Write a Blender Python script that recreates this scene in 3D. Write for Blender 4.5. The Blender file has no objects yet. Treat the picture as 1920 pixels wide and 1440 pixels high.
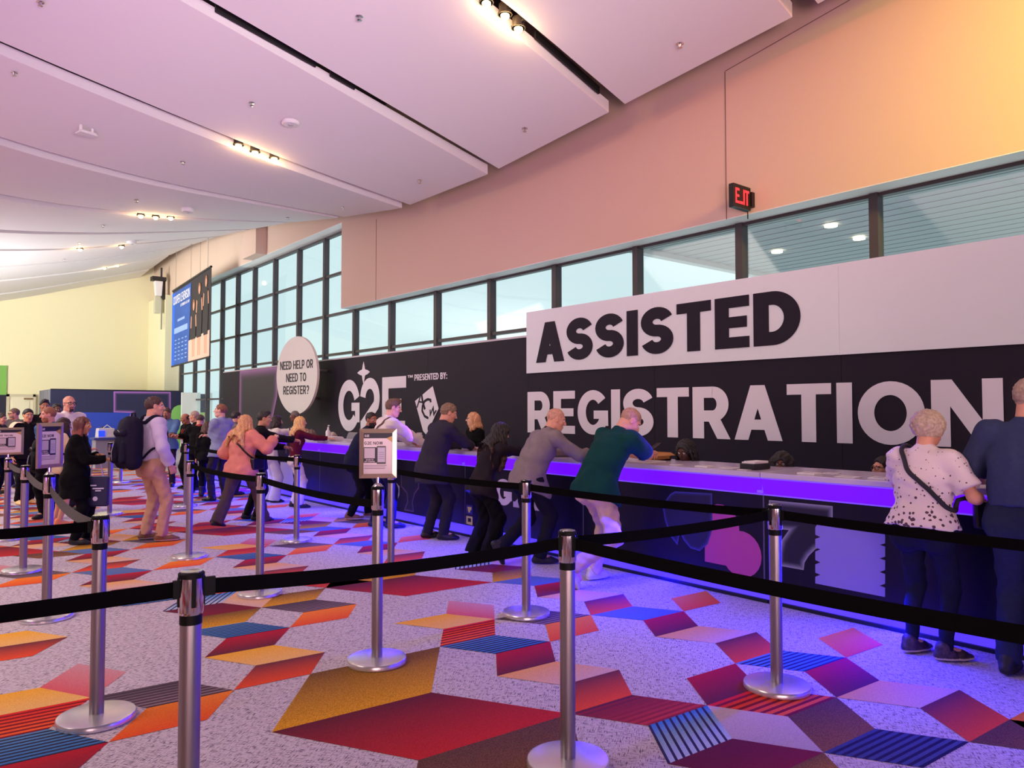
import bpy, math, random
import numpy as np
from mathutils import Vector, Matrix

SC = bpy.context.scene
COL = SC.collection
random.seed(4)

# ------------------------------------------------------------------ camera, world, exposure, lights
F = 1400.0                       # focal length in pixels of the 1920x1440 frame
PITCH = math.atan(50 / F)
TH = math.radians(39.3)          # heading: turned from +y (along the counter) towards +x (the counter)
HC = 1.52
cam_d = bpy.data.cameras.new('camera')
cam_d.sensor_width = 36.0
cam_d.lens = F / 1920 * 36.0
cam_d.clip_start = 0.05
cam_d.clip_end = 400
cam = bpy.data.objects.new('camera', cam_d)
cam.location = (0, 0, HC)
cam.rotation_euler = (math.pi / 2 + PITCH, 0, -TH)
COL.objects.link(cam)
SC.camera = cam

SC.view_settings.view_transform = 'Standard'
SC.view_settings.look = 'None'
SC.view_settings.gamma = 1.0
SC.view_settings.use_curve_mapping = False
SC.view_settings.exposure = 0.0
try:
    SC.cycles.use_denoising = True
    SC.cycles.max_bounces = 6
    SC.cycles.diffuse_bounces = 3
    SC.cycles.glossy_bounces = 3
    SC.cycles.transparent_max_bounces = 12
    SC.cycles.sample_clamp_indirect = 4.0
except Exception:
    pass

W = bpy.data.worlds.new('overcast_sky')
SC.world = W
W.use_nodes = True
bgn = W.node_tree.nodes['Background']
bgn.inputs[0].default_value = (0.74, 0.92, 0.95, 1)
bgn.inputs[1].default_value = 1.06

def area(name, loc, target, size, power, color, size_y=None, spread=180):
    l = bpy.data.lights.new(name, 'AREA')
    l.energy = power; l.color = color; l.size = size
    if size_y:
        l.shape = 'RECTANGLE'; l.size_y = size_y
    l.spread = math.radians(spread)
    o = bpy.data.objects.new(name, l)
    o.location = loc
    o.rotation_euler = (Vector(target) - Vector(loc)).to_track_quat('-Z', 'Y').to_euler()
    COL.objects.link(o)
    return o

def spot(name, loc, target, power, color, angle=60, blend=0.8, radius=0.15):
    l = bpy.data.lights.new(name, 'SPOT')
    l.energy = power; l.color = color
    l.spot_size = math.radians(angle); l.spot_blend = blend; l.shadow_soft_size = radius
    o = bpy.data.objects.new(name, l)
    o.location = loc
    o.rotation_euler = (Vector(target) - Vector(loc)).to_track_quat('-Z', 'Y').to_euler()
    COL.objects.link(o)
    return o

# lighting outside the frame: soft house lights, coloured washes, added fills for backdrop and ceiling
area('house_light_near', (-5, 6.0, 5.4), (-2.0, 6.6, 0), 4, 250, (1.0, 0.84, 0.72), 8, 115)
area('house_light_middle', (-4, 15, 4.9), (0.0, 15.5, 0), 5, 430, (1.0, 0.86, 0.76), 8, 125)
area('house_light_far', (-3.5, 26, 4.4), (2, 26, 0), 5, 450, (1.0, 0.97, 0.86), 9, 140)
for ty, pw in ((1.5, 520), (5.5, 600), (9.8, 640), (14.5, 620)):
    spot('backdrop_fill', (-4.5, ty - 4.0, 5.6), (7.3, ty, 2.35), pw, (0.90, 1.0, 1.0), 24, 0.9, 0.4)  # unseen fill added to brighten the header and lettering
area('wash_far_wall', (-7, 27, 2.4), (5, 37, 4.2), 5, 760, (1.0, 1.0, 0.78), 4, 120)
area('ceiling_fill_far', (-3.5, 27, 0.8), (2.0, 28, 6.2), 5, 1150, (0.94, 0.99, 1.0), 8, 105)  # unseen fill standing in for daylight on the far ceiling
area('uplight_right', (-2, -4, 0.6), (6, 6, 6.8), 4, 330, (1.0, 0.60, 0.64), 4, 75)
area('ceiling_fill_middle', (1.5, -5, 0.6), (3, 11, 6.8), 4, 215, (1.0, 0.88, 0.90), 4, 46)  # unseen fill added to lift the middle of the ceiling
area('uplight_purple', (-7, 4, 0.6), (-0.5, 10, 7.4), 4, 270, (0.80, 0.16, 1.0), 5, 95)
spot('wash_yellow', (6.0, -2.6, 6.4), (8.9, 0.6, 5.3), 3000, (1.0, 0.90, 0.05), 62, 1.0, 0.3)
spot('wash_salmon', (5.6, -3.2, 7.25), (8.9, 5.2, 5.1), 2350, (1.0, 0.21, 0.17), 52, 1.0, 0.3)

# ------------------------------------------------------------------ helpers
RT = Vector((math.cos(TH), -math.sin(TH), 0))
FW = Vector((math.sin(TH) * math.cos(PITCH), math.cos(TH) * math.cos(PITCH), math.sin(PITCH)))
UPV = RT.cross(FW)
CAMP = Vector((0, 0, HC))

def ray(px, py):
    return FW * F + RT * (px - 960) + UPV * (720 - py)
def on_x(px, py, D):             # the point of the plane x = D seen at a pixel of the photograph
    d = ray(px, py); return CAMP + d * (D / d.x)
def on_y(px, py, D):
    d = ray(px, py); return CAMP + d * (D / d.y)
def on_z(px, py, h=0.0):
    d = ray(px, py); return CAMP + d * ((h - HC) / d.z)

def srgb(r, g, b):
    f = lambda c: (c / 255 / 12.92) if c <= 10 else ((c / 255 + 0.055) / 1.055) ** 2.4
    return (f(r), f(g), f(b), 1.0)

MATS = {}
def mat(name, col, rough=0.6, metal=0.0, emit=0.0, emit_col=None, noise=0.0, nscale=20.0, bump=0.0, bscale=200.0, spec=None, coat=0.0):
    """A principled material; col in 0-255 sRGB; noise varies the colour, bump gives a weave or grain."""
    if name in MATS:
        return MATS[name]
    m = bpy.data.materials.new(name)
    m.use_nodes = True
    nt = m.node_tree; N = nt.nodes; L = nt.links
    p = N['Principled BSDF']
    c = srgb(*col)
    p.inputs['Base Color'].default_value = c
    p.inputs['Roughness'].default_value = rough
    p.inputs['Metallic'].default_value = metal
    if spec is not None:
        p.inputs['Specular IOR Level'].default_value = spec
    if coat:
        p.inputs['Coat Weight'].default_value = coat
    if emit:
        p.inputs['Emission Color'].default_value = srgb(*(emit_col or col))
        p.inputs['Emission Strength'].default_value = emit
    if noise or bump:
        tc = N.new('ShaderNodeTexCoord')
    if noise:
        t = N.new('ShaderNodeTexNoise'); t.inputs['Scale'].default_value = nscale; t.inputs['Detail'].default_value = 3
        L.new(tc.outputs['Object'], t.inputs['Vector'])
        r = N.new('ShaderNodeMapRange')
        r.inputs['From Min'].default_value = 0.3; r.inputs['From Max'].default_value = 0.7
        r.inputs['To Min'].default_value = 1 - noise; r.inputs['To Max'].default_value = 1 + noise
        L.new(t.outputs['Fac'], r.inputs['Value'])
        mx = N.new('ShaderNodeMix'); mx.data_type = 'RGBA'; mx.blend_type = 'MULTIPLY'; mx.inputs['Factor'].default_value = 1
        mx.inputs['A'].default_value = c
        L.new(r.outputs['Result'], mx.inputs['B'])
        L.new(mx.outputs['Result'], p.inputs['Base Color'])
    if bump:
        t2 = N.new('ShaderNodeTexNoise'); t2.inputs['Scale'].default_value = bscale; t2.inputs['Detail'].default_value = 2
        L.new(tc.outputs['Object'], t2.inputs['Vector'])
        bn = N.new('ShaderNodeBump'); bn.inputs['Strength'].default_value = bump; bn.inputs['Distance'].default_value = 0.004
        L.new(t2.outputs['Fac'], bn.inputs['Height'])
        L.new(bn.outputs['Normal'], p.inputs['Normal'])
    MATS[name] = m
    return m

def link(o, parent=None):
    COL.objects.link(o)
    if parent is not None:
        o.parent = parent
    return o

def tag(o, label=None, cat=None, group=None, kind=None):
    if label: o['label'] = label
    if cat: o['category'] = cat
    if group: o['group'] = group
    if kind: o['kind'] = kind
    return o

def empty(name, loc=(0, 0, 0), rz=0.0, label=None, cat=None, group=None, kind=None):
    o = bpy.data.objects.new(name, None)
    o.empty_display_size = 0.1
    o.location = loc; o.rotation_euler = (0, 0, rz)
    link(o)
    return tag(o, label, cat, group, kind)

class MB:
    """Collects polygons; build() links them as one mesh object."""
    def __init__(self):
        self.v = []; self.f = []; self.m = []; self.uv = None
    def face(self, pts, mi=0):
        n = len(self.v); self.v += [tuple(p) for p in pts]
        self.f.append(tuple(range(n, n + len(pts)))); self.m.append(mi)
    def box(self, lo, hi, mi=0):
        x0, y0, z0 = lo; x1, y1, z1 = hi
        n = len(self.v)
        self.v += [(x0, y0, z0), (x1, y0, z0), (x1, y1, z0), (x0, y1, z0), (x0, y0, z1), (x1, y0, z1), (x1, y1, z1), (x0, y1, z1)]
        for q in ((0, 3, 2, 1), (4, 5, 6, 7), (0, 1, 5, 4), (1, 2, 6, 5), (2, 3, 7, 6), (3, 0, 4, 7)):
            self.f.append(tuple(n + i for i in q)); self.m.append(mi)
        return self
    def hexa(self, b, t, mi=0):          # bottom ring and top ring of the same length
        n = len(self.v); k = len(b)
        self.v += [tuple(p) for p in b] + [tuple(p) for p in t]
        self.f.append(tuple(n + i for i in reversed(range(k)))); self.m.append(mi)
        self.f.append(tuple(n + k + i for i in range(k))); self.m.append(mi)
        for i in range(k):
            j = (i + 1) % k
            self.f.append((n + i, n + j, n + k + j, n + k + i)); self.m.append(mi)
        return self
    def plate(self, pts2, org, ux, uy, d=0.004, mi=0):   # polygon in the frame org, ux, uy; thickness d along ux x uy
        org = Vector(org); ux = Vector(ux); uy = Vector(uy); nz = ux.cross(uy).normalized()
        P = [org + ux * a + uy * b for a, b in pts2]
        area2 = sum(pts2[i][0] * pts2[(i + 1) % len(pts2)][1] - pts2[(i + 1) % len(pts2)][0] * pts2[i][1] for i in range(len(pts2)))
        if area2 < 0: P.reverse()
        self.hexa(P, [p + nz * d for p in P], mi)
        return self
    def tube(self, path, r, seg=10, mi=0, cap=True):
        path = [Vector(p) for p in path]; R = r if isinstance(r, (list, tuple)) else [r] * len(path)
        n0 = len(self.v); up = None
        for i, p in enumerate(path):
            t = (path[min(i + 1, len(path) - 1)] - path[max(i - 1, 0)]).normalized()
            if up is None:
                up = t.orthogonal().normalized()
            else:
                up = (up - t * up.dot(t)); up = up.normalized() if up.length > 1e-6 else t.orthogonal().normalized()
            s = t.cross(up)
            for k in range(seg):
                a = 2 * math.pi * k / seg
                self.v.append(tuple(p + (up * math.cos(a) + s * math.sin(a)) * R[i]))
        for i in range(len(path) - 1):
            for k in range(seg):
                k2 = (k + 1) % seg
                self.f.append((n0 + i * seg + k, n0 + i * seg + k2, n0 + (i + 1) * seg + k2, n0 + (i + 1) * seg + k)); self.m.append(mi)
        if cap:
            self.f.append(tuple(n0 + k for k in reversed(range(seg)))); self.m.append(mi)
            m0 = n0 + (len(path) - 1) * seg
            self.f.append(tuple(m0 + k for k in range(seg))); self.m.append(mi)
        return self
    def lathe(self, prof, c=(0, 0, 0), seg=24, mi=0):    # profile of (radius, z)
        n0 = len(self.v)
        for r, z in prof:
            for k in range(seg):
                a = 2 * math.pi * k / seg
                self.v.append((c[0] + r * math.cos(a), c[1] + r * math.sin(a), c[2] + z))
        for i in range(len(prof) - 1):
            for k in range(seg):
                k2 = (k + 1) % seg
                self.f.append((n0 + i * seg + k, n0 + i * seg + k2, n0 + (i + 1) * seg + k2, n0 + (i + 1) * seg + k)); self.m.append(mi)
        self.f.append(tuple(n0 + k for k in reversed(range(seg)))); self.m.append(mi)
        m0 = n0 + (len(prof) - 1) * seg
        self.f.append(tuple(m0 + k for k in range(seg))); self.m.append(mi)
        return self
    def ball(self, c, r, seg=12, rings=8, mi=0, sc=(1, 1, 1)):
        prof = [(max(1e-4, math.sin(math.pi * i / rings)) * r, -math.cos(math.pi * i / rings) * r) for i in range(rings + 1)]
        n0 = len(self.v); self.lathe(prof, (0, 0, 0), seg, mi)
        for i in range(n0, len(self.v)):
            x, y, z = self.v[i]; self.v[i] = (c[0] + x * sc[0], c[1] + y * sc[1], c[2] + z * sc[2])
        return self
    def build(self, name, mats, parent=None, smooth=False, loc=None, bevel=0.0):
        me = bpy.data.meshes.new(name)
        me.from_pydata(self.v, [], self.f)
        for m in (mats if isinstance(mats, (list, tuple)) else [mats]):
            me.materials.append(m)
        me.polygons.foreach_set('material_index', self.m)
        if smooth:
            me.polygons.foreach_set('use_smooth', [True] * len(self.f))
        me.update()
        o = bpy.data.objects.new(name, me)
        link(o, parent)
        if loc: o.location = loc
        if smooth == 'auto':
            try:
                me.set_sharp_from_angle(angle=math.radians(40))
            except Exception:
                pass
        if bevel:
            b = o.modifiers.new('bevel', 'BEVEL'); b.width = bevel; b.segments = 2; b.limit_method = 'ANGLE'
        return o

def struct(name, mb, m, parent=None, **k):
    o = mb.build(name, m, parent, **k)
    if parent is None: o['kind'] = 'structure'
    return o

# ------------------------------------------------------------------ stroke lettering
def arc(cx, cy, rx, ry, a0, a1, n=20):
    return [(cx + rx * math.cos(math.radians(a0 + (a1 - a0) * i / n)), cy + ry * math.sin(math.radians(a0 + (a1 - a0) * i / n))) for i in range(n + 1)]

def strip_polys(line, t):
    """Quads of a stroke of width t along a centre line."""
    n = len(line); out = []; L = []
    closed = (abs(line[0][0] - line[-1][0]) + abs(line[0][1] - line[-1][1])) < 1e-6
    for i in range(n):
        if closed:
            p = line[i - 1] if i else line[-2]; q = line[i + 1] if i < n - 1 else line[1]
        else:
            p = line[max(i - 1, 0)]; q = line[min(i + 1, n - 1)]
        d1 = (line[i][0] - p[0], line[i][1] - p[1]); d2 = (q[0] - line[i][0], q[1] - line[i][1])
        def nm(d):
            l = math.hypot(*d); return (d[0] / l, d[1] / l) if l > 1e-9 else None
        a = nm(d1) or nm(d2); b = nm(d2) or a
        nx, ny = -(a[1] + b[1]), a[0] + b[0]; l = math.hypot(nx, ny) or 1
        nx /= l; ny /= l
        k = max(0.4, nx * -a[1] + ny * a[0])
        L.append(((line[i][0] + nx * t / 2 / k, line[i][1] + ny * t / 2 / k), (line[i][0] - nx * t / 2 / k, line[i][1] - ny * t / 2 / k)))
    for i in range(n - 1):
        out.append([L[i][0], L[i + 1][0], L[i + 1][1], L[i][1]])
    return out

def glyph(c, t):
    """(width, polygons) of a capital of height 1 and stroke t."""
    h = t / 2; P = []; T = t * 0.86
    def R(x0, y0, x1, y1): P.append([(x0, y0), (x1, y0), (x1, y1), (x0, y1)])
    def B(x0, y0, x1, y1, w=None):
        w = (w or t) * 1.1 / 2; P.append([(x0 - w, y0), (x0 + w, y0), (x1 + w, y1), (x1 - w, y1)])
    def S(line, w=None): P.extend(strip_polys(line, w or t))
    if c == 'A':
        W_ = .80; g = h * 1.1; B(g, 0, W_ / 2, 1); B(W_ - g, 0, W_ / 2, 1); R(.2, .19, .6, .19 + T)
    elif c == 'B':
        W_ = .68; R(0, 0, t, 1); S([(h, 1 - h), (.38, 1 - h)] + arc(.38, .755 - h / 4, .22 - h / 3, .245 - 3 * h / 4, 90, -90) + [(h, .5)]); S([(h, .5), (.42, .5)] + arc(.42, (.5 + h) / 2, .24 - h / 3, (.5 - h) / 2, 90, -90) + [(h, h)])
    elif c == 'C':
        W_ = .74; S(arc(.39, .5, .39 - h, .5 - h, 42, 318, 28))
    elif c == 'D':
        W_ = .74; R(0, 0, t, 1); S([(h, 1 - h), (.30, 1 - h)] + arc(.30, .5, .44 - h, .5 - h, 90, -90, 24) + [(h, h)])
    elif c == 'E':
        W_ = .60; R(0, 0, t, 1); R(t * .5, 0, .60, T); R(t * .5, 1 - T, .60, 1); R(t * .5, .5 - T / 2, .56, .5 + T / 2)
    elif c == 'F':
        W_ = .58; R(0, 0, t, 1); R(t * .5, 1 - T, .58, 1); R(t * .5, .5 - T / 2, .53, .5 + T / 2)
    elif c == 'G':
        W_ = .78; S(arc(.40, .5, .40 - h, .5 - h, 40, 335, 30)); R(.42, .5 - T + .04, .78, .54); R(.78 - t, .2, .78, .54)
    elif c == 'H':
        W_ = .74; R(0, 0, t, 1); R(.74 - t, 0, .74, 1); R(t * .5, .5 - T / 2, .7, .5 + T / 2)
    elif c == 'I':
        W_ = t; R(0, 0, t, 1)
    elif c == 'K':
        W_ = .74; R(0, 0, t, 1); B(.74 - h * 1.1, 1, h * 1.6, .36); B(.34, .5, .74 - h, 0)
    elif c == 'L':
        W_ = .56; R(0, 0, t, 1); R(t * .5, 0, .56, T)
    elif c == 'M':
        W_ = .92; R(0, 0, t, 1); R(.92 - t, 0, .92, 1); B(h, 1, .46, .12); B(.92 - h, 1, .46, .12)
    elif c == 'N':
        W_ = .78; R(0, 0, t, 1); R(.78 - t, 0, .78, 1); B(h * 1.1, 1, .78 - h * 1.1, 0)
    elif c in 'OQ':
        W_ = .84; S(arc(.42, .5, .42 - h, .5 - h, 0, 360, 36))
    elif c == 'P':
        W_ = .66; R(0, 0, t, 1); S([(h, 1 - h), (.38, 1 - h)] + arc(.38, .68 - h / 4, .28 - h, .32 - 3 * h / 4, 90, -90) + [(h, .36 + h / 2)])
    elif c == 'R':
        W_ = .70; R(0, 0, t, 1); S([(h, 1 - h), (.38, 1 - h)] + arc(.38, .69 - h / 4, .29 - h, .31 - 3 * h / 4, 90, -90) + [(h, .38 + h / 2)]); B(.38, .42, .70 - h * 1.1, 0)
    elif c == 'S':
        W_ = .68; r = (1 - t) / 4; S(arc(.34, 1 - h - r, .34 - h, r, 18, 270, 22) + arc(.34, h + r, .34 - h, r, 90, -162, 22)[1:])
    elif c == 'T':
        W_ = .66; R(0, 1 - T, .66, 1); R(.33 - h, 0, .33 + h, 1)
    elif c == 'U':
        W_ = .74; S([(h, 1), (h, .37)] + arc(.37, .37, .37 - h, .37 - h, 180, 360, 20) + [(.74 - h, 1)])
    elif c == 'V':
        W_ = .76; B(h, 1, .38, 0); B(.76 - h, 1, .38, 0)
    elif c == 'W':
        W_ = 1.08; B(h, 1, .28, 0); B(.54, 1, .28, 0); B(.54, 1, .80, 0); B(1.08 - h, 1, .80, 0)
    elif c == 'Y':
        W_ = .72; R(.36 - h, 0, .36 + h, .5); B(h, 1, .36, .42); B(.72 - h, 1, .36, .42)
    elif c == '2':
        W_ = .66; S(arc(.33, 1 - h - .25, .33 - h, .25, 165, -35, 20) + [(h * 1.2, h * .8)]); R(0, 0, .66, T)
    elif c == '?':
        W_ = .6; S(arc(.3, 1 - h - .22, .3 - h, .22, 165, -60, 16) + [(.3, .3)]); R(.3 - h, 0, .3 + h, t)
    elif c == ':':
        W_ = t; R(0, 0, t, t); R(0, .5, t, .5 + t)
    elif c == ' ':
        W_ = .28
    else:
        W_ = .5; R(0, 0, .5, t)
    return W_, P

def lettering(s, org, ux, uy, H, Wd, m, parent, t=.2, gap=.09, name='lettering', split=False, d=0.004):
    """Flat print: text s with baseline-left at org, scaled to width Wd and height H; one mesh a word, or a letter if split."""
    G = [glyph(c, t) for c in s]
    tot = sum(g[0] for g in G) + gap * (len(s) - 1)
    kx = Wd / tot; ux = Vector(ux); uy = Vector(uy)
    x = 0; mb = MB(); res = []
    for c, (w, polys) in zip(s, G):
        if c == ' ' and mb.v:
            res.append(mb.build(name, m, parent)); mb = MB()
        for i, p in enumerate(polys):
            mb.plate([((x + a) * kx, b * H) for a, b in p], Vector(org), ux, uy, d + 0.00004 * (i % 7))
        if split and polys:
            res.append(mb.build(name, m, parent)); mb = MB()
        x += w + gap
    if mb.v:
        res.append(mb.build(name, m, parent))
    return res

# ------------------------------------------------------------------ setting: carpet
def carpet_base():
    m = bpy.data.materials.new('woven_carpet'); m.use_nodes = True
    nt = m.node_tree; N = nt.nodes; L = nt.links; p = N['Principled BSDF']
    p.inputs['Roughness'].default_value = 0.95; p.inputs['Specular IOR Level'].default_value = 0.1
    tc = N.new('ShaderNodeTexCoord')
    outs = []
    for sx, sy, rot in ((24, 190, 0.9), (190, 24, 0.9)):
        mp = N.new('ShaderNodeMapping'); mp.inputs['Scale'].default_value = (sx, sy, 1)
        mp0 = N.new('ShaderNodeMapping'); mp0.inputs['Rotation'].default_value = (0, 0, rot)
        L.new(tc.outputs['Object'], mp0.inputs['Vector']); L.new(mp0.outputs['Vector'], mp.inputs['Vector'])
        t = N.new('ShaderNodeTexNoise'); t.inputs['Scale'].default_value = 1.0; t.inputs['Detail'].default_value = 2; t.inputs['Roughness'].default_value = 0.6
        L.new(mp.outputs['Vector'], t.inputs['Vector']); outs.append(t)
    mm = N.new('ShaderNodeMath'); mm.operation = 'MAXIMUM'
    L.new(outs[0].outputs['Fac'], mm.inputs[0]); L.new(outs[1].outputs['Fac'], mm.inputs[1])
    cr = N.new('ShaderNodeValToRGB'); e = cr.color_ramp.elements
    e[0].position = 0.54; e[0].color = srgb(203, 190, 197)
    e[1].position = 0.66; e[1].color = srgb(92, 80, 92)
    L.new(mm.outputs['Value'], cr.inputs['Fac'])
    L.new(cr.outputs['Color'], p.inputs['Base Color'])
    bn = N.new('ShaderNodeBump'); bn.inputs['Strength'].default_value = 0.25; bn.inputs['Distance'].default_value = 0.003; bn.invert = True
    L.new(mm.outputs['Value'], bn.inputs['Height']); L.new(bn.outputs['Normal'], p.inputs['Normal'])
    return m

def carpet_tint(name, c0, c1, stripes=None, speck=0.12, along='v', ns=7, duty=0.45):
    """Woven colour that runs from c0 to c1 across one shape of the pattern; optional dark ribs."""
    m = bpy.data.materials.new(name); m.use_nodes = True
    nt = m.node_tree; N = nt.nodes; L = nt.links; p = N['Principled BSDF']
    p.inputs['Roughness'].default_value = 0.95; p.inputs['Specular IOR Level'].default_value = 0.1
    uv = N.new('ShaderNodeUVMap'); sp = N.new('ShaderNodeSeparateXYZ'); L.new(uv.outputs['UV'], sp.inputs['Vector'])
    mx = N.new('ShaderNodeMix'); mx.data_type = 'RGBA'
    mx.inputs['A'].default_value = srgb(*c0); mx.inputs['B'].default_value = srgb(*c1)
    L.new(sp.outputs['Y'], mx.inputs['Factor'])
    col = mx.outputs['Result']
    tc = N.new('ShaderNodeTexCoord')
    if stripes:
        w = N.new('ShaderNodeMath'); w.operation = 'MULTIPLY'; w.inputs[1].default_value = ns
        L.new(sp.outputs['X' if along == 'u' else 'Y'], w.inputs[0])
        fr = N.new('ShaderNodeMath'); fr.operation = 'FRACT'; L.new(w.outputs[0], fr.inputs[0])
        lt = N.new('ShaderNodeMath'); lt.operation = 'LESS_THAN'; lt.inputs[1].default_value = duty; L.new(fr.outputs[0], lt.inputs[0])
        m2 = N.new('ShaderNodeMix'); m2.data_type = 'RGBA'; m2.inputs['B'].default_value = srgb(*stripes)
        L.new(lt.outputs[0], m2.inputs['Factor']); L.new(col, m2.inputs['A']); col = m2.outputs['Result']
    t = N.new('ShaderNodeTexNoise'); t.inputs['Scale'].default_value = 160; t.inputs['Detail'].default_value = 2
    L.new(tc.outputs['Object'], t.inputs['Vector'])
    r = N.new('ShaderNodeMapRange'); r.inputs['From Min'].default_value = 0.35; r.inputs['From Max'].default_value = 0.65
    r.inputs['To Min'].default_value = 1 - speck; r.inputs['To Max'].default_value = 1 + speck
    L.new(t.outputs['Fac'], r.inputs['Value'])
    m3 = N.new('ShaderNodeMix'); m3.data_type = 'RGBA'; m3.blend_type = 'MULTIPLY'; m3.inputs['Factor'].default_value = 1
    L.new(col, m3.inputs['A']); L.new(r.outputs['Result'], m3.inputs['B'])
    L.new(m3.outputs['Result'], p.inputs['Base Color'])
    return m

TINT = dict(
    pink=carpet_tint('carpet_pink', (206, 92, 100), (196, 140, 146)),
    yellow=carpet_tint('carpet_yellow', (226, 176, 106), (232, 166, 48)),
    peach=carpet_tint('carpet_peach', (204, 168, 160), (222, 160, 92)),
    redrib=carpet_tint('carpet_red_ribbed', (232, 96, 52), (214, 40, 40), (122, 30, 40), ns=7),
    bluerib=carpet_tint('carpet_blue_ribbed', (60, 112, 170), (84, 130, 176), (46, 44, 66), ns=9),
    blue=carpet_tint('carpet_blue', (82, 108, 158), (96, 112, 150)),
    bluepale=carpet_tint('carpet_blue_pale_ribbed', (176, 190, 206), (52, 118, 186), (52, 48, 78), along='u', ns=9, duty=.35),
    crimson=carpet_tint('carpet_crimson', (98, 44, 56), (176, 32, 48)),
    brick=carpet_tint('carpet_brick', (222, 78, 44), (104, 54, 60)),
    maroon=carpet_tint('carpet_maroon', (122, 36, 50), (98, 36, 54)),
    maroonrib=carpet_tint('carpet_maroon_ribbed', (190, 58, 60), (96, 40, 62), (140, 44, 56), ns=8),
    mustard=carpet_tint('carpet_mustard', (204, 144, 30), (112, 78, 44), speck=.35),
    bigred=carpet_tint('carpet_red', (186, 44, 44), (96, 38, 50), speck=.18),
    brown=carpet_tint('carpet_brown', (128, 84, 54), (96, 66, 56), speck=.35),
    orange=carpet_tint('carpet_orange', (222, 84, 40), (230, 126, 44)),
    greyrib=carpet_tint('carpet_grey_ribbed', (136, 112, 118), (86, 72, 80), (70, 56, 64), ns=8),
    navyrib=carpet_tint('carpet_navy_ribbed', (70, 78, 124), (60, 68, 120), (40, 36, 70), ns=9),
    stone=carpet_tint('carpet_stone', (178, 160, 166), (190, 168, 168)),
)
FL = MB(); FL.box((-16, -12, -0.12), (9.3, 37.2, 0.0))
floor = struct('floor', FL, carpet_base())

LO = np.array((4.1989, 3.6294)); LA = np.array((0.4283, -0.0294)); LB = np.array((0.2363, 0.3108))
def lat(i, j):
    return LO + LA * i + LB * j
AB = lambda i, j: [(i, j), (i + 1, j), (i + 1, j - 1), (i, j - 1)]            # (i, j) is the upper left corner
AC = lambda i, j: [(i, j), (i + 1, j), (i + 2, j - 1), (i + 1, j - 1)]
BC = lambda i, j: [(i, j), (i + 1, j - 1), (i + 1, j - 2), (i, j - 1)]
PAT = [('pink', BC(-10, 4)), ('yellow', AC(-11, 3)), ('redrib', AB(-10, 2)), ('bluerib', AC(-10, 1)), ('crimson', AB(-9, 0)),
       ('greyrib', AC(-9, 2)), ('orange', AB(-8, 1)), ('mustard', [(-6, 1), (-4, 1), (-4, -1), (-6, -1)]),
       ('bigred', [(-6, -1), (-4, -1), (-2, -3), (-4, -3)]), ('brown', [(-4, -3), (-2, -3), (-2, -5), (-4, -5)]),
       ('brick', AB(-7, 2)), ('yellow', AC(-8, 3)), ('crimson', AB(-8, 4)), ('bluerib', AC(-9, 5)), ('mustard', AB(-9, 6)),
       ('maroon', AC(-10, 7)), ('bluepale', AB(-10, 8)), ('peach', BC(-9, 8)), ('mustard', AB(-8, 7)), ('redrib', AC(-8, 8)),
       ('greyrib', AC(-8, 6)), ('orange', AB(-7, 5)), ('yellow', AC(-13, 7)), ('brick', AB(-12, 6)),
       ('orange', AB(1, 1)), ('blue', AC(-1, 1)), ('crimson', AB(0, 0)), ('peach', AC(0, -1)), ('brick', AB(1, -2)), ('bluerib', AC(1, -3)),
       ('orange', AB(3, -3)), ('crimson', AB(2, -4)), ('crimson', AB(0, -3)), ('redrib', AC(0, -4)), ('peach', AC(2, -5)), ('brick', AB(3, -6)),
       ('brown', AB(1, -5)), ('navyrib', AC(1, -6)), ('stone', BC(0, -4)), ('bluepale', AB(-1, -4)), ('maroon', AC(-1, -5)), ('mustard', AB(0, -6)),
       ('maroonrib', AC(-2, -3)), ('brick', AB(-2, -2)), ('peach', AC(-3, -1)), ('crimson', AB(-3, 0)), ('bluerib', AC(-4, 1)),
       ('redrib', AB(-4, 2)), ('yellow', AC(-5, 3)), ('pink', BC(-4, 4)), ('greyrib', AC(-3, 2)), ('orange', AB(-2, 1)),
       ('crimson', AB(-2, 4)), ('peach', AC(-2, 3)), ('brick', AB(-1, 2)), ('blue', AC(-3, 5)), ('mustard', AB(-3, 6)), ('maroon', AC(-4, 7)), ('bluepale', AB(-4, 8)),
       ('bigred', [(-7, 7), (-5, 7), (-3, 5), (-5, 5)]), ('mustard', [(-7, 8), (-5, 8), (-5, 7), (-7, 7)]), ('peach', BC(-3, 8)),
       ('brown', AC(3, -7)), ('orange', AB(4, -7))]

def tri_cells(poly):
    """Unit triangles of the lattice covered by a polygon."""
    out = set(); xs = [p[0] for p in poly]; ys = [p[1] for p in poly]
    for i in range(min(xs) - 1, max(xs) + 1):
        for j in range(min(ys) - 1, max(ys) + 1):
            for k, (cx, cy) in enumerate(((i + 1 / 3, j + 1 / 3), (i + 2 / 3, j + 2 / 3))):
                ins = False
                for a in range(len(poly)):
                    (x0, y0), (x1, y1) = poly[a], poly[a - 1]
                    if (y0 > cy) != (y1 > cy) and cx < (x1 - x0) * (cy - y0) / (y1 - y0) + x0: ins = not ins
                if ins: out.add((i, j, k))
    return out

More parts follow.
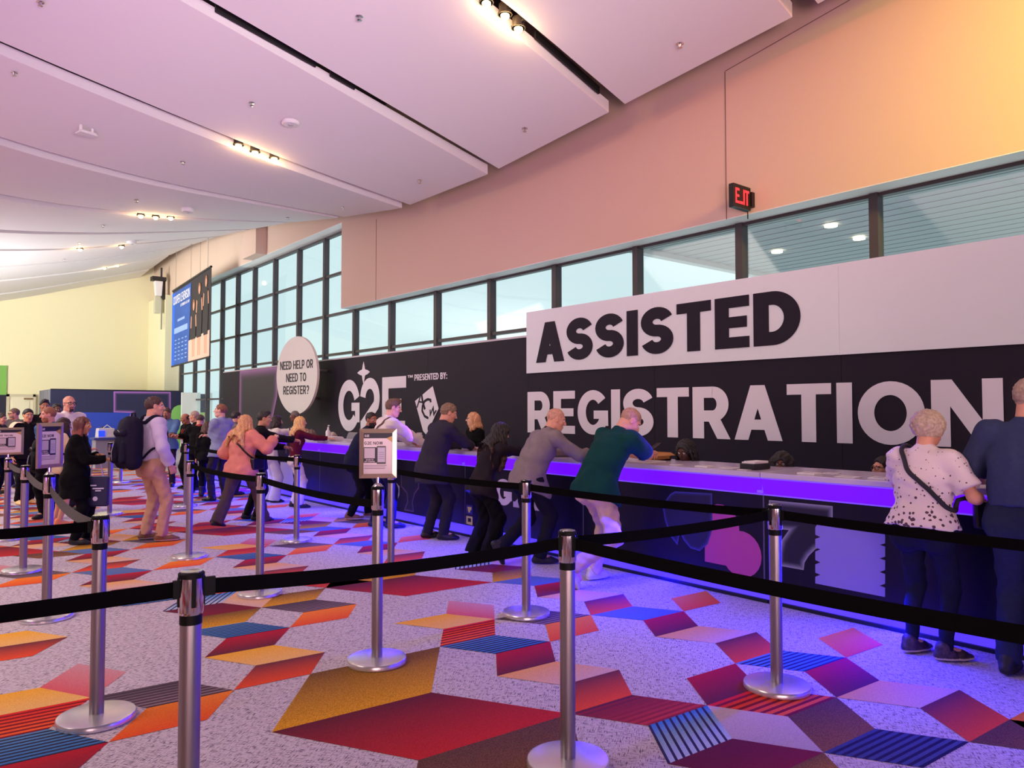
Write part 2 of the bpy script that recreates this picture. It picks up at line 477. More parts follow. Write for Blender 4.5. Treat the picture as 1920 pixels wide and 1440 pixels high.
used = set(); SHAPES = []
for t, poly in PAT:
    used |= tri_cells(poly); SHAPES.append((t, poly))
for n in range(-2, 8):
    for m in range(-6, 6):
        if m == 0 and n == 0: continue
        di, dj = 6 * m - 4 * n - (n % 2) * 3, 12 * n
        for t, poly in PAT:
            q = [(i + di, j + dj) for i, j in poly]
            c = np.mean([lat(*p) for p in q], axis=0)
            if not (-6 < c[0] < 5.1 and -2 < c[1] < 34): continue
            if 0.3 < c[0] < 5.2 and 1.2 < c[1] < 6.4: continue
            cells = tri_cells(q)
            if cells & used: continue
            used |= cells; SHAPES.append((t, q))
keys = list(TINT)
cp = MB(); uvs = []
for t, q in SHAPES:
    P = [lat(*p) for p in q]
    cp.face([(p[0], p[1], 0.0015) for p in reversed(P)], keys.index(t))
    uvs += [(0, 0), (1, 0), (1, 1), (0, 1)]      # reversed: lower left, lower right, upper right, upper left
pat = cp.build('carpet_pattern', [TINT[k] for k in keys], floor)
ul = pat.data.uv_layers.new(name='UVMap')
ul.data.foreach_set('uv', [c for p in uvs for c in p])

# ------------------------------------------------------------------ setting: ceiling of curved panels
XS = [-9, -3, 0, 2, 4, 6, 8.4]
ROWS = {-4: [8.6, 8.5, 8.4, 8.2, 7.8, 7.3, 6.7], -3: [8.5, 8.4, 8.3, 8.1, 7.7, 7.2, 6.5], -2: [8.4, 8.4, 8.2, 7.95, 7.55, 7.05, 6.28],
        -1: [8.3, 8.2, 8.0, 7.75, 7.33, 6.82, 6.06], 0: [8.0, 8.0, 7.78, 7.45, 6.97, 6.46, 5.86], 1: [7.8, 7.6, 7.27, 6.88, 6.51, 6.19, 5.89],
        2: [7.4, 7.1, 6.75, 6.46, 6.30, 6.28, 6.30], 3: [7.0, 6.6, 6.35, 6.23, 6.30, 6.47, 6.80], 4: [6.5, 6.15, 6.0, 6.10, 6.36, 6.72, 7.18],
        5: [6.0, 5.85, 5.92, 6.14, 6.46, 6.93, 7.52], 6: [5.7, 5.6, 5.75, 6.08, 6.50, 7.02, 7.76], 7: [5.3, 5.35, 5.6, 6.0, 6.47, 7.02, 7.85],
        8: [5.0, 5.1, 5.4, 5.83, 6.36, 6.97, 7.72], 9: [5.0, 5.1, 5.35, 5.75, 6.27, 6.9, 7.62]}
def crom(xs, ys, x):
    """Smooth curve through the given heights."""
    k = max(0, min(len(xs) - 2, int(np.searchsorted(xs, x)) - 1))
    t = (x - xs[k]) / (xs[k + 1] - xs[k]); h = xs[k + 1] - xs[k]
    def sl(i):
        if i == 0: return (ys[1] - ys[0]) / (xs[1] - xs[0])
        if i == len(xs) - 1: return (ys[-1] - ys[-2]) / (xs[-1] - xs[-2])
        return (ys[i + 1] - ys[i - 1]) / (xs[i + 1] - xs[i - 1])
    m0, m1 = sl(k) * h, sl(k + 1) * h
    return ys[k] * (2 * t**3 - 3 * t**2 + 1) + m0 * (t**3 - 2 * t**2 + t) + ys[k + 1] * (-2 * t**3 + 3 * t**2) + m1 * (t**3 - t**2)
def row_y(k): return 4.75 + 3.05 * (k + 2)
def ceil_z(x, y):
    k = (y - 4.75) / 3.05 - 2
    k0 = int(max(-4, min(8, math.floor(k)))); f = max(-.2, min(1.2, k - k0))
    return crom(XS, ROWS[k0], x) * (1 - f) + crom(XS, ROWS[k0 + 1], x) * f
def on_ceiling(px, py):
    d = ray(px, py); lo = 0.0; t = 0.001
    while t < .04:
        p = CAMP + d * t
        if p.z > ceil_z(p.x, p.y): break
        lo = t; t += 0.00004
    return CAMP + d * lo

ceil_m = mat('ceiling_plaster', (226, 222, 224), 0.75)
deck = MB(); deck.box((-16, -12, 8.9), (9.4, 37.3, 9.1))
ceiling = struct('ceiling', deck, mat('plenum_dark', (70, 60, 66), .9))
gap, thick = 0.33, 0.18
for k in range(-5, 9):
    y0 = row_y(k) if k > -5 else -12.0; y1 = row_y(k + 1) - gap if k < 8 else 36.9
    mb = MB(); xs = [-15.5 + i * (8.3 + 15.5) / 34 for i in range(35)]; ys = [y0 + (y1 - y0) * j / 4 for j in range(5)]
    kk = max(k, -4)
    z = lambda x, j: (lambda f: crom(XS, ROWS[kk], max(x, -9)) * (1 - f) + (crom(XS, ROWS[kk + 1], max(x, -9))) * f)(j / 4 * (0.892 if k < 8 else 1))
    for i in range(34):
        for j in range(4):
            a, b = xs[i], xs[i + 1]
            Z4 = [z(a, j), z(b, j), z(b, j + 1), z(a, j + 1)]
            P = [(a, ys[j]), (b, ys[j]), (b, ys[j + 1]), (a, ys[j + 1])]
            mb.face([(x, y, h) for (x, y), h in reversed(list(zip(P, Z4)))])
            mb.face([(x, y, h + thick) for (x, y), h in zip(P, Z4)])
        mb.face([(xs[i], y0, z(xs[i], 0)), (xs[i + 1], y0, z(xs[i + 1], 0)), (xs[i + 1], y0, z(xs[i + 1], 0) + thick), (xs[i], y0, z(xs[i], 0) + thick)])
        mb.face([(xs[i + 1], y1, z(xs[i + 1], 4)), (xs[i], y1, z(xs[i], 4)), (xs[i], y1, z(xs[i], 4) + thick), (xs[i + 1], y1, z(xs[i + 1], 4) + thick)])
    for j in range(4):
        mb.face([(8.3, ys[j], z(8.3, j)), (8.3, ys[j + 1], z(8.3, j + 1)), (8.3, ys[j + 1], z(8.3, j + 1) + thick), (8.3, ys[j], z(8.3, j) + thick)])
    o = mb.build('ceiling_panel', ceil_m, ceiling)
    # bottom faces are smooth, edges sharp
    o.data.polygons.foreach_set('use_smooth', [True] * len(o.data.polygons))
    bpy.context.view_layer.update()
    import bmesh
    bm = bmesh.new(); bm.from_mesh(o.data); bmesh.ops.remove_doubles(bm, verts=bm.verts, dist=1e-4); bm.to_mesh(o.data); bm.free()
    o.data.set_sharp_from_angle(angle=math.radians(35))

# ------------------------------------------------------------------ setting: walls
wallm = mat('wall_paint_beige', (216, 190, 172), .8)
creamm = mat('wall_paint_cream', (232, 224, 190), .8)
wb = MB()
YP = 17.97                                                       # end of the deep fascia
wb.box((8.9, -12, 4.21), (8.95, YP, 9.0)); wb.box((8.9, YP, 6.49), (8.95, 36.9, 9.0))
wall_right = struct('wall_right', wb, wallm)
wb2 = MB(); wb2.box((8.902, -12, 4.2), (9.45, YP - .002, 4.34)); wb2.box((8.902, YP, 6.48), (9.45, 34.0, 6.62))
wb2.build('soffit', mat('soffit_white', (240, 244, 240), .6), wall_right)
fb = MB(); fb.box((8.55, 23.2, 6.48), (8.9, 24.4, 9.0)); fb.build('boxed_column', wallm, wall_right)
fb = MB(); fb.box((8.7, 34.1, 0), (9.5, 36.9, 6.5)); fb.build('end_pier', creamm, wall_right)
sm = mat('joint_dark', (120, 92, 84), .9)  # darker tone of the thin wall panel seams
jb = MB()
jb.box((8.893, 6.12, 4.2), (8.901, 6.128, 6.3)); jb.box((8.893, 16.1, 4.2), (8.901, 16.108, 6.2)); jb.box((8.893, 30.0, 6.48), (8.901, 30.006, 8.5))
jb.face([(8.895, 6.12, 6.30), (8.895, 6.12, 6.312), (8.895, 1.5, 6.95), (8.895, 1.5, 6.938)])
jb.build('panel_joint', sm, wall_right)
kb = MB(); kb.box((9.2, -12, 0), (9.4, 34.1, .8))
kb.build('low_wall', mat('low_wall_grey', (120, 118, 120), .8), wall_right)

wb = MB(); wb.box((-16, 36.9, 0), (9.4, 37.2, 9.0))
wall_far = struct('wall_far', wb, creamm)
def far_box(name, x0, x1, z0, z1, m, d=.04):
    b = MB(); b.box((x0, 36.9 - d, z0), (x1, 36.9, z1)); return b.build(name, m, wall_far)
far_box('green_graphic', -3.0, 3.35, 2.17, 3.37, mat('print_green', (120, 176, 84), .6), .05)
far_box('navy_graphic', -3.0, 3.36, 0, 2.17, mat('print_navy', (26, 24, 52), .6), .05)
wb = MB(); wb.box((-16.3, -12, 0), (-16, 37.2, 9.0)); struct('wall_left', wb, mat('wall_left_paint', (206, 192, 190), .8))
wb = MB(); wb.box((-16, -12.3, 0), (9.4, -12, 9.0)); struct('wall_back', wb, mat('wall_back_paint', (196, 180, 178), .8))
# door in the far wall
dr = empty('door_1', (3.85, 36.88, 0), kind='structure')
dm = mat('door_cream', (226, 218, 196), .6)
b = MB(); b.box((-.4, -.06, 0), (.42, -.01, 2.1)); b.build('door_leaf', dm, dr)
b = MB()
for x0, x1, z0, z1 in ((-.5, -.4, 0, 2.2), (.42, .52, 0, 2.2), (-.5, .52, 2.1, 2.2)): b.box((x0, -.09, z0), (x1, 0, z1))
b.build('door_frame', mat('door_frame_cream', (200, 190, 168), .6), dr)
b = MB(); b.box((-.3, -.075, 1.15), (.3, -.058, 1.95)); b.box((-.3, -.075, .2), (.3, -.058, 1.0)); b.build('door_panel', dm, dr)
b = MB(); b.box((.1, -.13, 1.98), (.4, -.06, 2.05)); b.build('door_closer', mat('bronze_metal', (150, 122, 90), .4, .6), dr)

# windows: one bay between two mullions each
frame_m = mat('mullion_dark', (76, 70, 74), .45, .3)
def glass_mat():
    m = bpy.data.materials.new('window_glass'); m.use_nodes = True
    nt = m.node_tree; N = nt.nodes; L = nt.links
    for n in list(N):
        if n.type == 'BSDF_PRINCIPLED': N.remove(n)
    tr = N.new('ShaderNodeBsdfTransparent'); tr.inputs['Color'].default_value = (.93, .97, .97, 1)
    gl = N.new('ShaderNodeBsdfGlossy'); gl.inputs['Roughness'].default_value = .04
    mx = N.new('ShaderNodeMixShader'); mx.inputs['Fac'].default_value = .06
    L.new(tr.outputs[0], mx.inputs[1]); L.new(gl.outputs[0], mx.inputs[2])
    L.new(mx.outputs[0], N['Material Output'].inputs['Surface'])
    return m
glass = glass_mat()
MUL = [33.76, 31.8, 30.15, 28.50, 26.85, 25.2, 23.4, 21.52, 19.70, 17.88, 16.00, 13.98, 12.0, 10.05, 8.09, 6.145, 4.234, 2.3, .4, -1.5, -3.4]
TZ = [6.41, 5.30, 4.185, 3.075, 1.96, .85]
for i in range(len(MUL) - 1):
    ya, yb = MUL[i], MUL[i + 1]
    tall = yb > YP - 1.0
    hi = 6.43 if ya > YP + 1 else 4.2
    w = empty('window_%d' % (i + 1), (9.3, (ya + yb) / 2, .8), kind='structure')
    lx = lambda y: y - (ya + yb) / 2
    top = 6.43 if (ya > YP + .1) else 4.2
    b = MB(); b.box((-.09, lx(yb) - .055, 0), (.06, lx(yb) + .055, top - .8))
    if i == 0: b.box((-.09, lx(ya) - .12, 0), (.06, lx(ya) + .055, top - .8))
    b.build('mullion', frame_m, w)
    tz = [t for t in TZ if t <= top + .02]
    b = MB()
    for t in tz:
        b.box((-.06, lx(yb) + .05, t - .8 - .03), (.05, lx(ya) - .05, t - .8 + .035))
    if top < 5: b.box((-.05, lx(yb) + .05, 3.36), (.05, lx(ya) - .05, 3.40))
    b.build('transom', frame_m, w)
    zs = ([top] if top < 5 else []) + tz
    for z1, z0 in zip(zs[:-1], zs[1:]):
        if z1 - z0 < .15: continue
        b = MB(); b.box((-.01, lx(yb) + .05, z0 - .8 + .03), (.0, lx(ya) - .05, z1 - .8 - .03)); b.build('pane', glass, w)

# covered drive outside the right-hand windows
can = empty('canopy', (14, 0, 4.9), label='grey corrugated canopy seen outside through the windows above the white banner', cat='canopy')
b = MB(); n = 60
for i in range(n):
    x0 = -4.2 + i * 11.5 / n; x1 = x0 + 11.5 / n
    b.box((x0, -16, (i % 2) * .008), (x1, 10.2, .3 + .0001 * i))
b.build('corrugated_soffit', mat('canopy_grey', (150, 154, 156), .6), can)
b = MB(); b.box((7.3, -16, -.25), (7.6, 10.2, .5)); b.box((-4.2, 10.2, -.1), (7.6, 10.4, .5)); b.build('fascia', mat('canopy_fascia', (186, 190, 190), .6), can)
for (px, py), dl in zip(((1558, 423), (1611, 447), (1457, 472)), ('topmost of three downlights', 'rightmost of three downlights', 'lowest of three downlights')):
    p = on_z(px, py, 4.88)
    t = tag(MB().lathe([(.02, 0), (.11, .0), (.11, .03), (.02, .03)], seg=14).build('canopy_downlight', mat('canopy_lamp', (255, 236, 200), .5, emit=9), loc=(p.x, p.y, 4.86)),
            dl + ' under the grey canopy outside the windows', 'light', 'downlights under the canopy')

# ------------------------------------------------------------------ ceiling fittings
lampm = mat('lamp_glow', (255, 214, 150), .5, emit=14)
black = mat('black_slot', (14, 12, 14), .7)
def slot_lights(k, pts, labels):
    """Recessed lamps in the gap in front of row k, at the given photograph positions."""
    y = row_y(k) - gap / 2
    for (px, py), label in zip(pts, labels):
        p = on_y(px, py, y)
        e = empty('recessed_spotlight', (p.x, y, p.z), 0, label, 'light', 'ceiling lamps in slot %d from the near end' % (k + 2))
        b = MB(); b.lathe([(.085, .0), (.085, .14), (.06, .16)], seg=14); b.lathe([(.085, 0), (.1, 0), (.1, .012), (.085, .012)], seg=14)
        b.build('housing', mat('lamp_housing', (60, 54, 52), .5, .4), e, smooth='auto')
        b = MB(); b.ball((0, 0, -.01), .06, 12, 8); b.build('bulb', lampm, e, smooth=True)
        b = MB(); b.box((-.02, -.13, .05), (.02, .13, .08)); b.build('bracket', black, e)
        l = bpy.data.lights.new('bulb_light', 'POINT'); l.energy = 9; l.color = (1, .62, .25); l.shadow_soft_size = .06
        lo = bpy.data.objects.new('bulb_light', l); lo.location = (0, 0, -.10); link(lo, e)
slot_lights(-1, [(912, 5), (947, 28), (972, 53)], ['warm lamp cut by the top edge, first of three in the nearest ceiling slot', 'middle warm lamp of three in the nearest ceiling slot', 'lowest warm lamp of three in the nearest ceiling slot'])
slot_lights(1, [(447, 272), (478, 285), (514, 297)], ['leftmost warm lamp of the three near the round ceiling detector', 'middle warm lamp of the three near the round ceiling detector', 'rightmost warm lamp of the three near the round ceiling detector'])
slot_lights(3, [(264, 404), (292, 407), (320, 408)], ['leftmost of three warm lamps on the pale far ceiling', 'middle one of three warm lamps on the pale far ceiling', 'rightmost of three warm lamps on the pale far ceiling'])
slot_lights(5, [(150, 467), (228, 462)], ['left one of two distant lamps with a long yellow glow', 'right one of two distant lamps with a long yellow glow'])
slot_lights(7, [(196, 502), (220, 497)], ['left lamp in the last lit slot before the far wall', 'right lamp in the last lit slot before the far wall'])
def diffuser(k, a, bpt, label):
    y = row_y(k) - .02
    p, q = on_y(*a, y), on_y(*bpt, y)
    b = MB()
    P = [Vector((p.x, y - .05, p.z + .02)), Vector((q.x, y - .05, q.z + .02)), Vector((q.x, y - .05, q.z + .13)), Vector((p.x, y - .05, p.z + .13))]
    b.hexa(P, [v + Vector((0, .035, 0)) for v in P])
    tag(b.build('air_diffuser', black), label, 'vent')
diffuser(0, (402, 26), (590, 130), 'long black air slot in the ceiling groove near the top edge')
diffuser(0, (617, 146), (663, 172), 'short black air slot in the ceiling groove beside the long one')
diffuser(-1, (1000, 76), (1120, 180), 'black air slot at the end of the ceiling groove with three lamps')
chrome = mat('chrome', (210, 206, 210), .12, 1.0)
SPL = ['sprinkler head high on the ceiling left of the nearest lamps', 'sprinkler head left of the round disc detector', 'sprinkler head under the purple slot beside the three middle lamps', 'sprinkler head above the far row of three lamps', 'sprinkler head below the far row of three lamps', 'sprinkler head on the ceiling panel nearest the salmon wall top', 'sprinkler head on the second panel from the right', 'sprinkler head on the third panel from the right', 'sprinkler head near the tip of the fourth panel', 'sprinkler head in the upper left corner of the picture', 'sprinkler head left of the white bracketed device', 'sprinkler head by the small detector on the pale end', 'sprinkler head at the tip of a pale panel by the tall windows', 'sprinkler head low on the pale far ceiling']
for i, (px, py) in enumerate([(674, 30), (472, 192), (343, 303), (256, 375), (193, 422), (1275, 81), (984, 240), (787, 338), (644, 388), (76, 3), (27, 135), (148, 455), (540, 408), (120, 486)]):
    p = on_ceiling(px, py)
    b = MB(); b.lathe([(.045, .0), (.05, -.012), (.02, -.015), (.014, -.05), (.03, -.055), (.032, -.062), (.005, -.065)], seg=12)
    tag(b.build('sprinkler_head', chrome, smooth='auto', loc=p), 'small chrome ' + SPL[i], 'sprinkler', 'ceiling sprinklers')
whitep = mat('white_plastic', (228, 224, 226), .45)
def cdisc(px, py, r, name, label, cat, h=.05):
    p = on_ceiling(px, py)
    b = MB(); b.lathe([(r * .9, .02), (r, 0), (r, -h * .6), (r * .86, -h), (r * .1, -h * 1.02)], seg=28)
    e = empty(name, p, 0, label, cat)
    b.build('cover', whitep, e, smooth='auto')
    b = MB(); b.lathe([(r * .3, -h * .9), (r * .3, -h * 1.25), (r * .05, -h * 1.3)], seg=16); b.build('sensor', mat('white_plastic_grey', (190, 186, 190), .4), e, smooth='auto')
cdisc(545, 229, .15, 'smoke_detector', 'round white disc detector on the ceiling beside the middle lamps', 'detector')
cdisc(352, 391, .14, 'smoke_detector', 'small white detector on the ceiling beyond the middle lamps', 'detector', .09)
cdisc(247, 452, .14, 'smoke_detector', 'farthest white detector on the pale end of the ceiling', 'detector', .09)
p = on_ceiling(162, 238); p.z -= .05
e = empty('wireless_access_point', p, 0.3, 'white bracketed device hanging under the purple part of the ceiling', 'device')
b = MB(); b.hexa([(-.16, -.12, -.10), (.16, -.12, -.10), (.16, .12, -.10), (-.16, .12, -.10)], [(-.12, -.09, -.04), (.12, -.09, -.04), (.12, .09, -.04), (-.12, .09, -.04)]); b.build('body', whitep, e, bevel=.015)
b = MB(); b.box((-.12, -.02, -.05), (-.08, .02, .06)); b.box((.08, -.02, -.05), (.12, .02, .06)); b.build('bracket', whitep, e)

# EXIT sign on the fascia, at right angles to the wall
p = on_x(1408, 377, 8.9); ey = p.y; ez = p.z
e = empty('exit_sign', (8.9, ey, ez), 0, 'black exit sign with red letters standing out from the salmon wall', 'sign')
bk = mat('sign_black', (18, 14, 16), .4)
b = MB(); b.box((-.46, -.04, -.16), (-.06, .04, .16)); b.build('case', bk, e, bevel=.01)
b = MB(); b.box((-.07, -.06, -.1), (0, .06, .1)); b.build('wall_mount', bk, e)
b = MB(); b.tube([(-.08, 0, -.1), (-.08, 0, -.26)], .008, 6); b.build('test_cord', bk, e)
lettering('EXIT', (-.42, -.041, -.10), (1, 0, 0), (0, 0, 1), .2, .31, mat('exit_red', (255, 40, 50), .5, emit=2.2), e, t=.17, name='letter', split=True)

# speaker bracket and conduit in the far corner
e = empty('wall_speaker', (8.42, 34.2, 6.75), 0, 'white loudspeaker on a black bracket in the far corner under the ceiling', 'speaker')
b = MB(); b.hexa([(-.11, -.1, -.32), (.13, -.1, -.32), (.13, .12, -.32), (-.11, .12, -.32)], [(-.17, -.16, .30), (.15, -.16, .30), (.15, .12, .30), (-.17, .12, .30)]); b.build('cabinet', whitep, e, bevel=.02)
b = MB(); b.box((-.25, -.1, .33), (.3, .3, .5)); b.tube([(.12, 0, .9), (.12, 0, .4)], .04); b.build('bracket', mat('dark_bracket', (40, 34, 36), .6), e)
b = MB(); b.box((.15, -.05, -.45), (.28, .2, .33)); b.build('side_bracket', MATS['dark_bracket'], e)
b = MB(); b.tube([(.16, .05, -.4), (.16, .05, -1.75)], .035, 8); b.build('conduit', mat('conduit_grey', (150, 146, 132), .5), e)
b = MB(); b.box((-.1, .05, -1.05), (.12, .3, -.34)); b.build('junction_box', mat('conduit_cream', (200, 196, 172), .6), e)

# ------------------------------------------------------------------ backdrop wall behind the counter
DB = 7.3
NY = (0, -1, 0); UZ = (0, 0, 1)                 # reading direction and up on surfaces that face the hall
ink = mat('print_dark_plum', (30, 22, 37), .6, spec=.25)
white_print = mat('print_white', (226, 220, 224), .6)
back = empty('backdrop_wall', (DB, 10, 0), 0, 'long dark plum backdrop wall with giant white lettering behind the counter', 'backdrop')
def bp(x, y, z): return (x - DB, y - 10, z)
seams = [22.3, 20.1, 17.9, 15.7, 13.5, 11.3, 8.54, 6.1, 3.7, 1.3, -1.1, -3.5]
for y1, y0 in zip(seams[:-1], seams[1:]):
    b = MB(); b.box(bp(DB, y0 + .002, 0), bp(DB + .12, y1 - .002, 2.63)); b.build('backdrop_panel', ink, back)
hb = MB()
for y1, y0 in zip(seams[6:-1], seams[7:]): hb.box(bp(DB - .03, y0 + .001, 2.08), bp(DB + .12, y1 - .001, 3.0))
hdr = hb.build('header_board', mat('header_white', (222, 228, 228), .6), back)
b = MB(); b.box(bp(DB + .001, 8.54, 2.63), bp(DB + .12, 22.3, 2.66)); b.build('top_trim', mat('trim_pale', (196, 190, 192), .6), back)
def wtext(s, y0, y1, z0, H, m=white_print, D=DB - .005, t=.2, name='letter', split=True, gap=.09, parent=None):
    return lettering(s, bp(D, y0, z0), NY, UZ, H, y0 - y1, m, parent or back, t, gap, name, split)
wtext('ASSISTED', 8.31, 4.11, 2.225, .585, ink, DB - .035, t=.25, gap=.07, parent=hdr)
wtext('REGISTRATION', 8.54, 2.28, 1.195, .605, t=.215, gap=.075)
wtext('PRESENTED BY:', 11.74, 10.68, 2.07, .115, t=.2, name='small_lettering', split=False)
wtext('TM', 11.98, 11.80, 2.13, .05, t=.22, name='small_lettering', split=False)
# big G2E
pinkw = white_print
z0, z1 = 1.12, 2.17
def wpoly(pts, m, D=DB - .006, name='graphic', parent=back):   # pts as (y, z)
    b = MB(); b.plate([(10 - y, z) for y, z in pts], bp(D, 10, 0), NY, UZ, .004)
    return b.build(name, m, parent)
def wstroke(lines, m, D=DB - .006, name='graphic', parent=back):
    b = MB(); i = 0
    for ln, t in lines:
        for q in strip_polys(ln, t):
            b.plate([(10 - y, z) for y, z in q], bp(D, 10, 0), NY, UZ, .004 + .00004 * (i % 7)); i += 1
    return b.build(name, m, parent)
def Gy(u): return 14.82 - u            # u to the right
wstroke([([(Gy(x), z) for x, z in arc(.50, 1.63, .375, .425, 20, 322, 34)], .23), ([(Gy(.62), 1.60), (Gy(.97), 1.60)], .17), ([(Gy(.875), 1.68), (Gy(.875), 1.28)], .19)], pinkw, name='letter')
wstroke([([(Gy(x), z) for x, z in arc(1.40, 1.77, .29, .30, 175, -28, 22)] + [(Gy(1.13), 1.24)], .22), ([(Gy(1.02), 1.22), (Gy(1.80), 1.22)], .2)], pinkw, name='letter')
wstroke([([(Gy(2.02), 1.12), (Gy(2.02), 2.17)], .24), ([(Gy(1.92), 2.06), (Gy(2.79), 2.06)], .22), ([(Gy(1.92), 1.645), (Gy(2.62), 1.645)], .2), ([(Gy(1.92), 1.225), (Gy(2.76), 1.225)], .21)], pinkw, name='letter')
star = []
for k in range(4):
    a = math.pi / 2 - k * math.pi / 2
    L_ = (.22, .27, .24, .27)[k]
    for q in range(6):
        t = q / 6
        a2 = a - t * math.pi / 2; L2 = (.22, .27, .24, .27)[(k + 1) % 4]
        r = ((1 - t) * L_ + t * L2) * (1 - .64 * math.sin(math.pi * t) ** .8)
        star.append((13.69 - math.cos(a2) * r, 2.30 + math.sin(a2) * r))
b = MB()
for i in range(len(star)):
    b.plate([(10 - y, z) for y, z in ((13.69, 2.30), star[i], star[(i + 1) % len(star)])], bp(DB - .006, 10, 0), NY, UZ, .004)
b.build('star', pinkw, back)
# tilted card with a script monogram
card = [on_x(px, py, DB) for px, py in ((779, 752), (812, 724), (823, 766), (800, 815), (794, 808))]
wpoly([(p.y, p.z) for p in card], pinkw, name='card_graphic')
def sc(px, py): q = on_x(740 + px / 8.727, 720 + py / 8.727, DB); return (q.y, q.z)
wstroke([([sc(375, 385), sc(430, 200)], .03), ([sc(450, 180), sc(470, 300), sc(505, 415)], .05), ([sc(405, 290), sc(480, 300)], .03),
         ([sc(600, 300), sc(595, 260), sc(550, 250), sc(500, 280), sc(465, 360), sc(460, 440), sc(500, 525), sc(560, 560)], .045),
         ([sc(590, 420), sc(592, 505), sc(640, 385), sc(650, 500), sc(690, 430)], .03)], ink, DB - .011, 'script_graphic')
# outlined shape with a lilac glow at the far end
def glow_mat(name, base, glow):
    m = bpy.data.materials.new(name); m.use_nodes = True
    nt = m.node_tree; N = nt.nodes; L = nt.links; p = N['Principled BSDF']; p.inputs['Roughness'].default_value = .55
    at = N.new('ShaderNodeAttribute'); at.attribute_name = 'tint'
    mx = N.new('ShaderNodeMix'); mx.data_type = 'RGBA'; mx.inputs['A'].default_value = srgb(*base); mx.inputs['B'].default_value = srgb(*glow)
    pw = N.new('ShaderNodeMath'); pw.operation = 'POWER'; pw.inputs[1].default_value = 2.0
    L.new(at.outputs['Fac'], pw.inputs[0]); L.new(pw.outputs[0], mx.inputs['Factor']); L.new(mx.outputs['Result'], p.inputs['Base Color'])
    return m
def glow_shape(pts, width, org, ux, uy, m, parent, d=.003, name='glow_graphic'):
    """Printed shape whose edge is bright and fades inwards; pts counter-clockwise seen from the front."""
    a2 = sum(pts[i][0] * pts[(i + 1) % len(pts)][1] - pts[(i + 1) % len(pts)][0] * pts[i][1] for i in range(len(pts)))
    if a2 < 0: pts = pts[::-1]
    n = len(pts); ins = []
    for i in range(n):
        p, c, q = pts[i - 1], pts[i], pts[(i + 1) % n]
        d1 = Vector((c[0] - p[0], c[1] - p[1])).normalized(); d2 = Vector((q[0] - c[0], q[1] - c[1])).normalized()
        nn = Vector((-(d1.y + d2.y), d1.x + d2.x)); nn = nn.normalized() if nn.length > 1e-6 else Vector((-d1.y, d1.x))
        k = max(.35, nn.x * -d1.y + nn.y * d1.x)
        ins.append((c[0] + nn.x * width / k, c[1] + nn.y * width / k))
    org = Vector(org); ux = Vector(ux); uy = Vector(uy); nz = ux.cross(uy).normalized() * d
    W3 = lambda p: tuple(org + ux * p[0] + uy * p[1] + nz)
    V = [W3(p) for p in pts] + [W3(p) for p in ins]
    Fc = [(i, (i + 1) % n, n + (i + 1) % n, n + i) for i in range(n)] + [tuple(range(n, 2 * n))]
    me = bpy.data.meshes.new(name); me.from_pydata(V, [], Fc); me.materials.append(m)
    ca = me.color_attributes.new('tint', 'FLOAT_COLOR', 'POINT')
    for i in range(2 * n):
        v = 1.0 if i < n else 0.0; ca.data[i].color = (v, v, v, 1)
    return link(bpy.data.objects.new(name, me), parent)
lilac_glow = glow_mat('print_lilac_glow', (36, 28, 44), (160, 104, 168))
glow_shape([(10 - y, z) for y, z in ((20.9, .3), (20.9, 2.62), (18.2, 2.62), (18.2, 1.9), (19.0, .3))], .28, bp(DB, 10, 0), NY, UZ, lilac_glow, back)

# ------------------------------------------------------------------ oval help sign standing off the backdrop
oc = Vector((6.75, 15.78, 2.30)); ang = math.radians(7)
osn = empty('oval_sign', oc, ang, 'white round sign asking who needs to register, standing above the far counter', 'sign')
b = MB()
rim = [(.86 * math.cos(2 * math.pi * k / 56), .865 * math.sin(2 * math.pi * k / 56)) for k in range(56)]
b.plate(rim, (.06, 0, 0), NY, UZ, .06); disc = b.build('disc', mat('disc_white', (216, 214, 204), .55), osn, bevel=.004)
dk = mat('print_black', (30, 28, 34), .6)
for s, z, w in (('NEED HELP OR', .14, 1.38), ('NEED TO', -.14, .84), ('REGISTER?', -.42, 1.08)):
    lettering(s, (-.002, w / 2, z), NY, UZ, .19, w, dk, disc, .17, .12, 'lettering')
b = MB()
for dy, dz in ((-.45, .1), (.45, .1), (0, -.5)): b.tube([(.05, dy, dz), (.60, dy, dz)], .025, 8)
b.build('standoff', mat('standoff_grey', (120, 118, 120), .4, .6), osn)

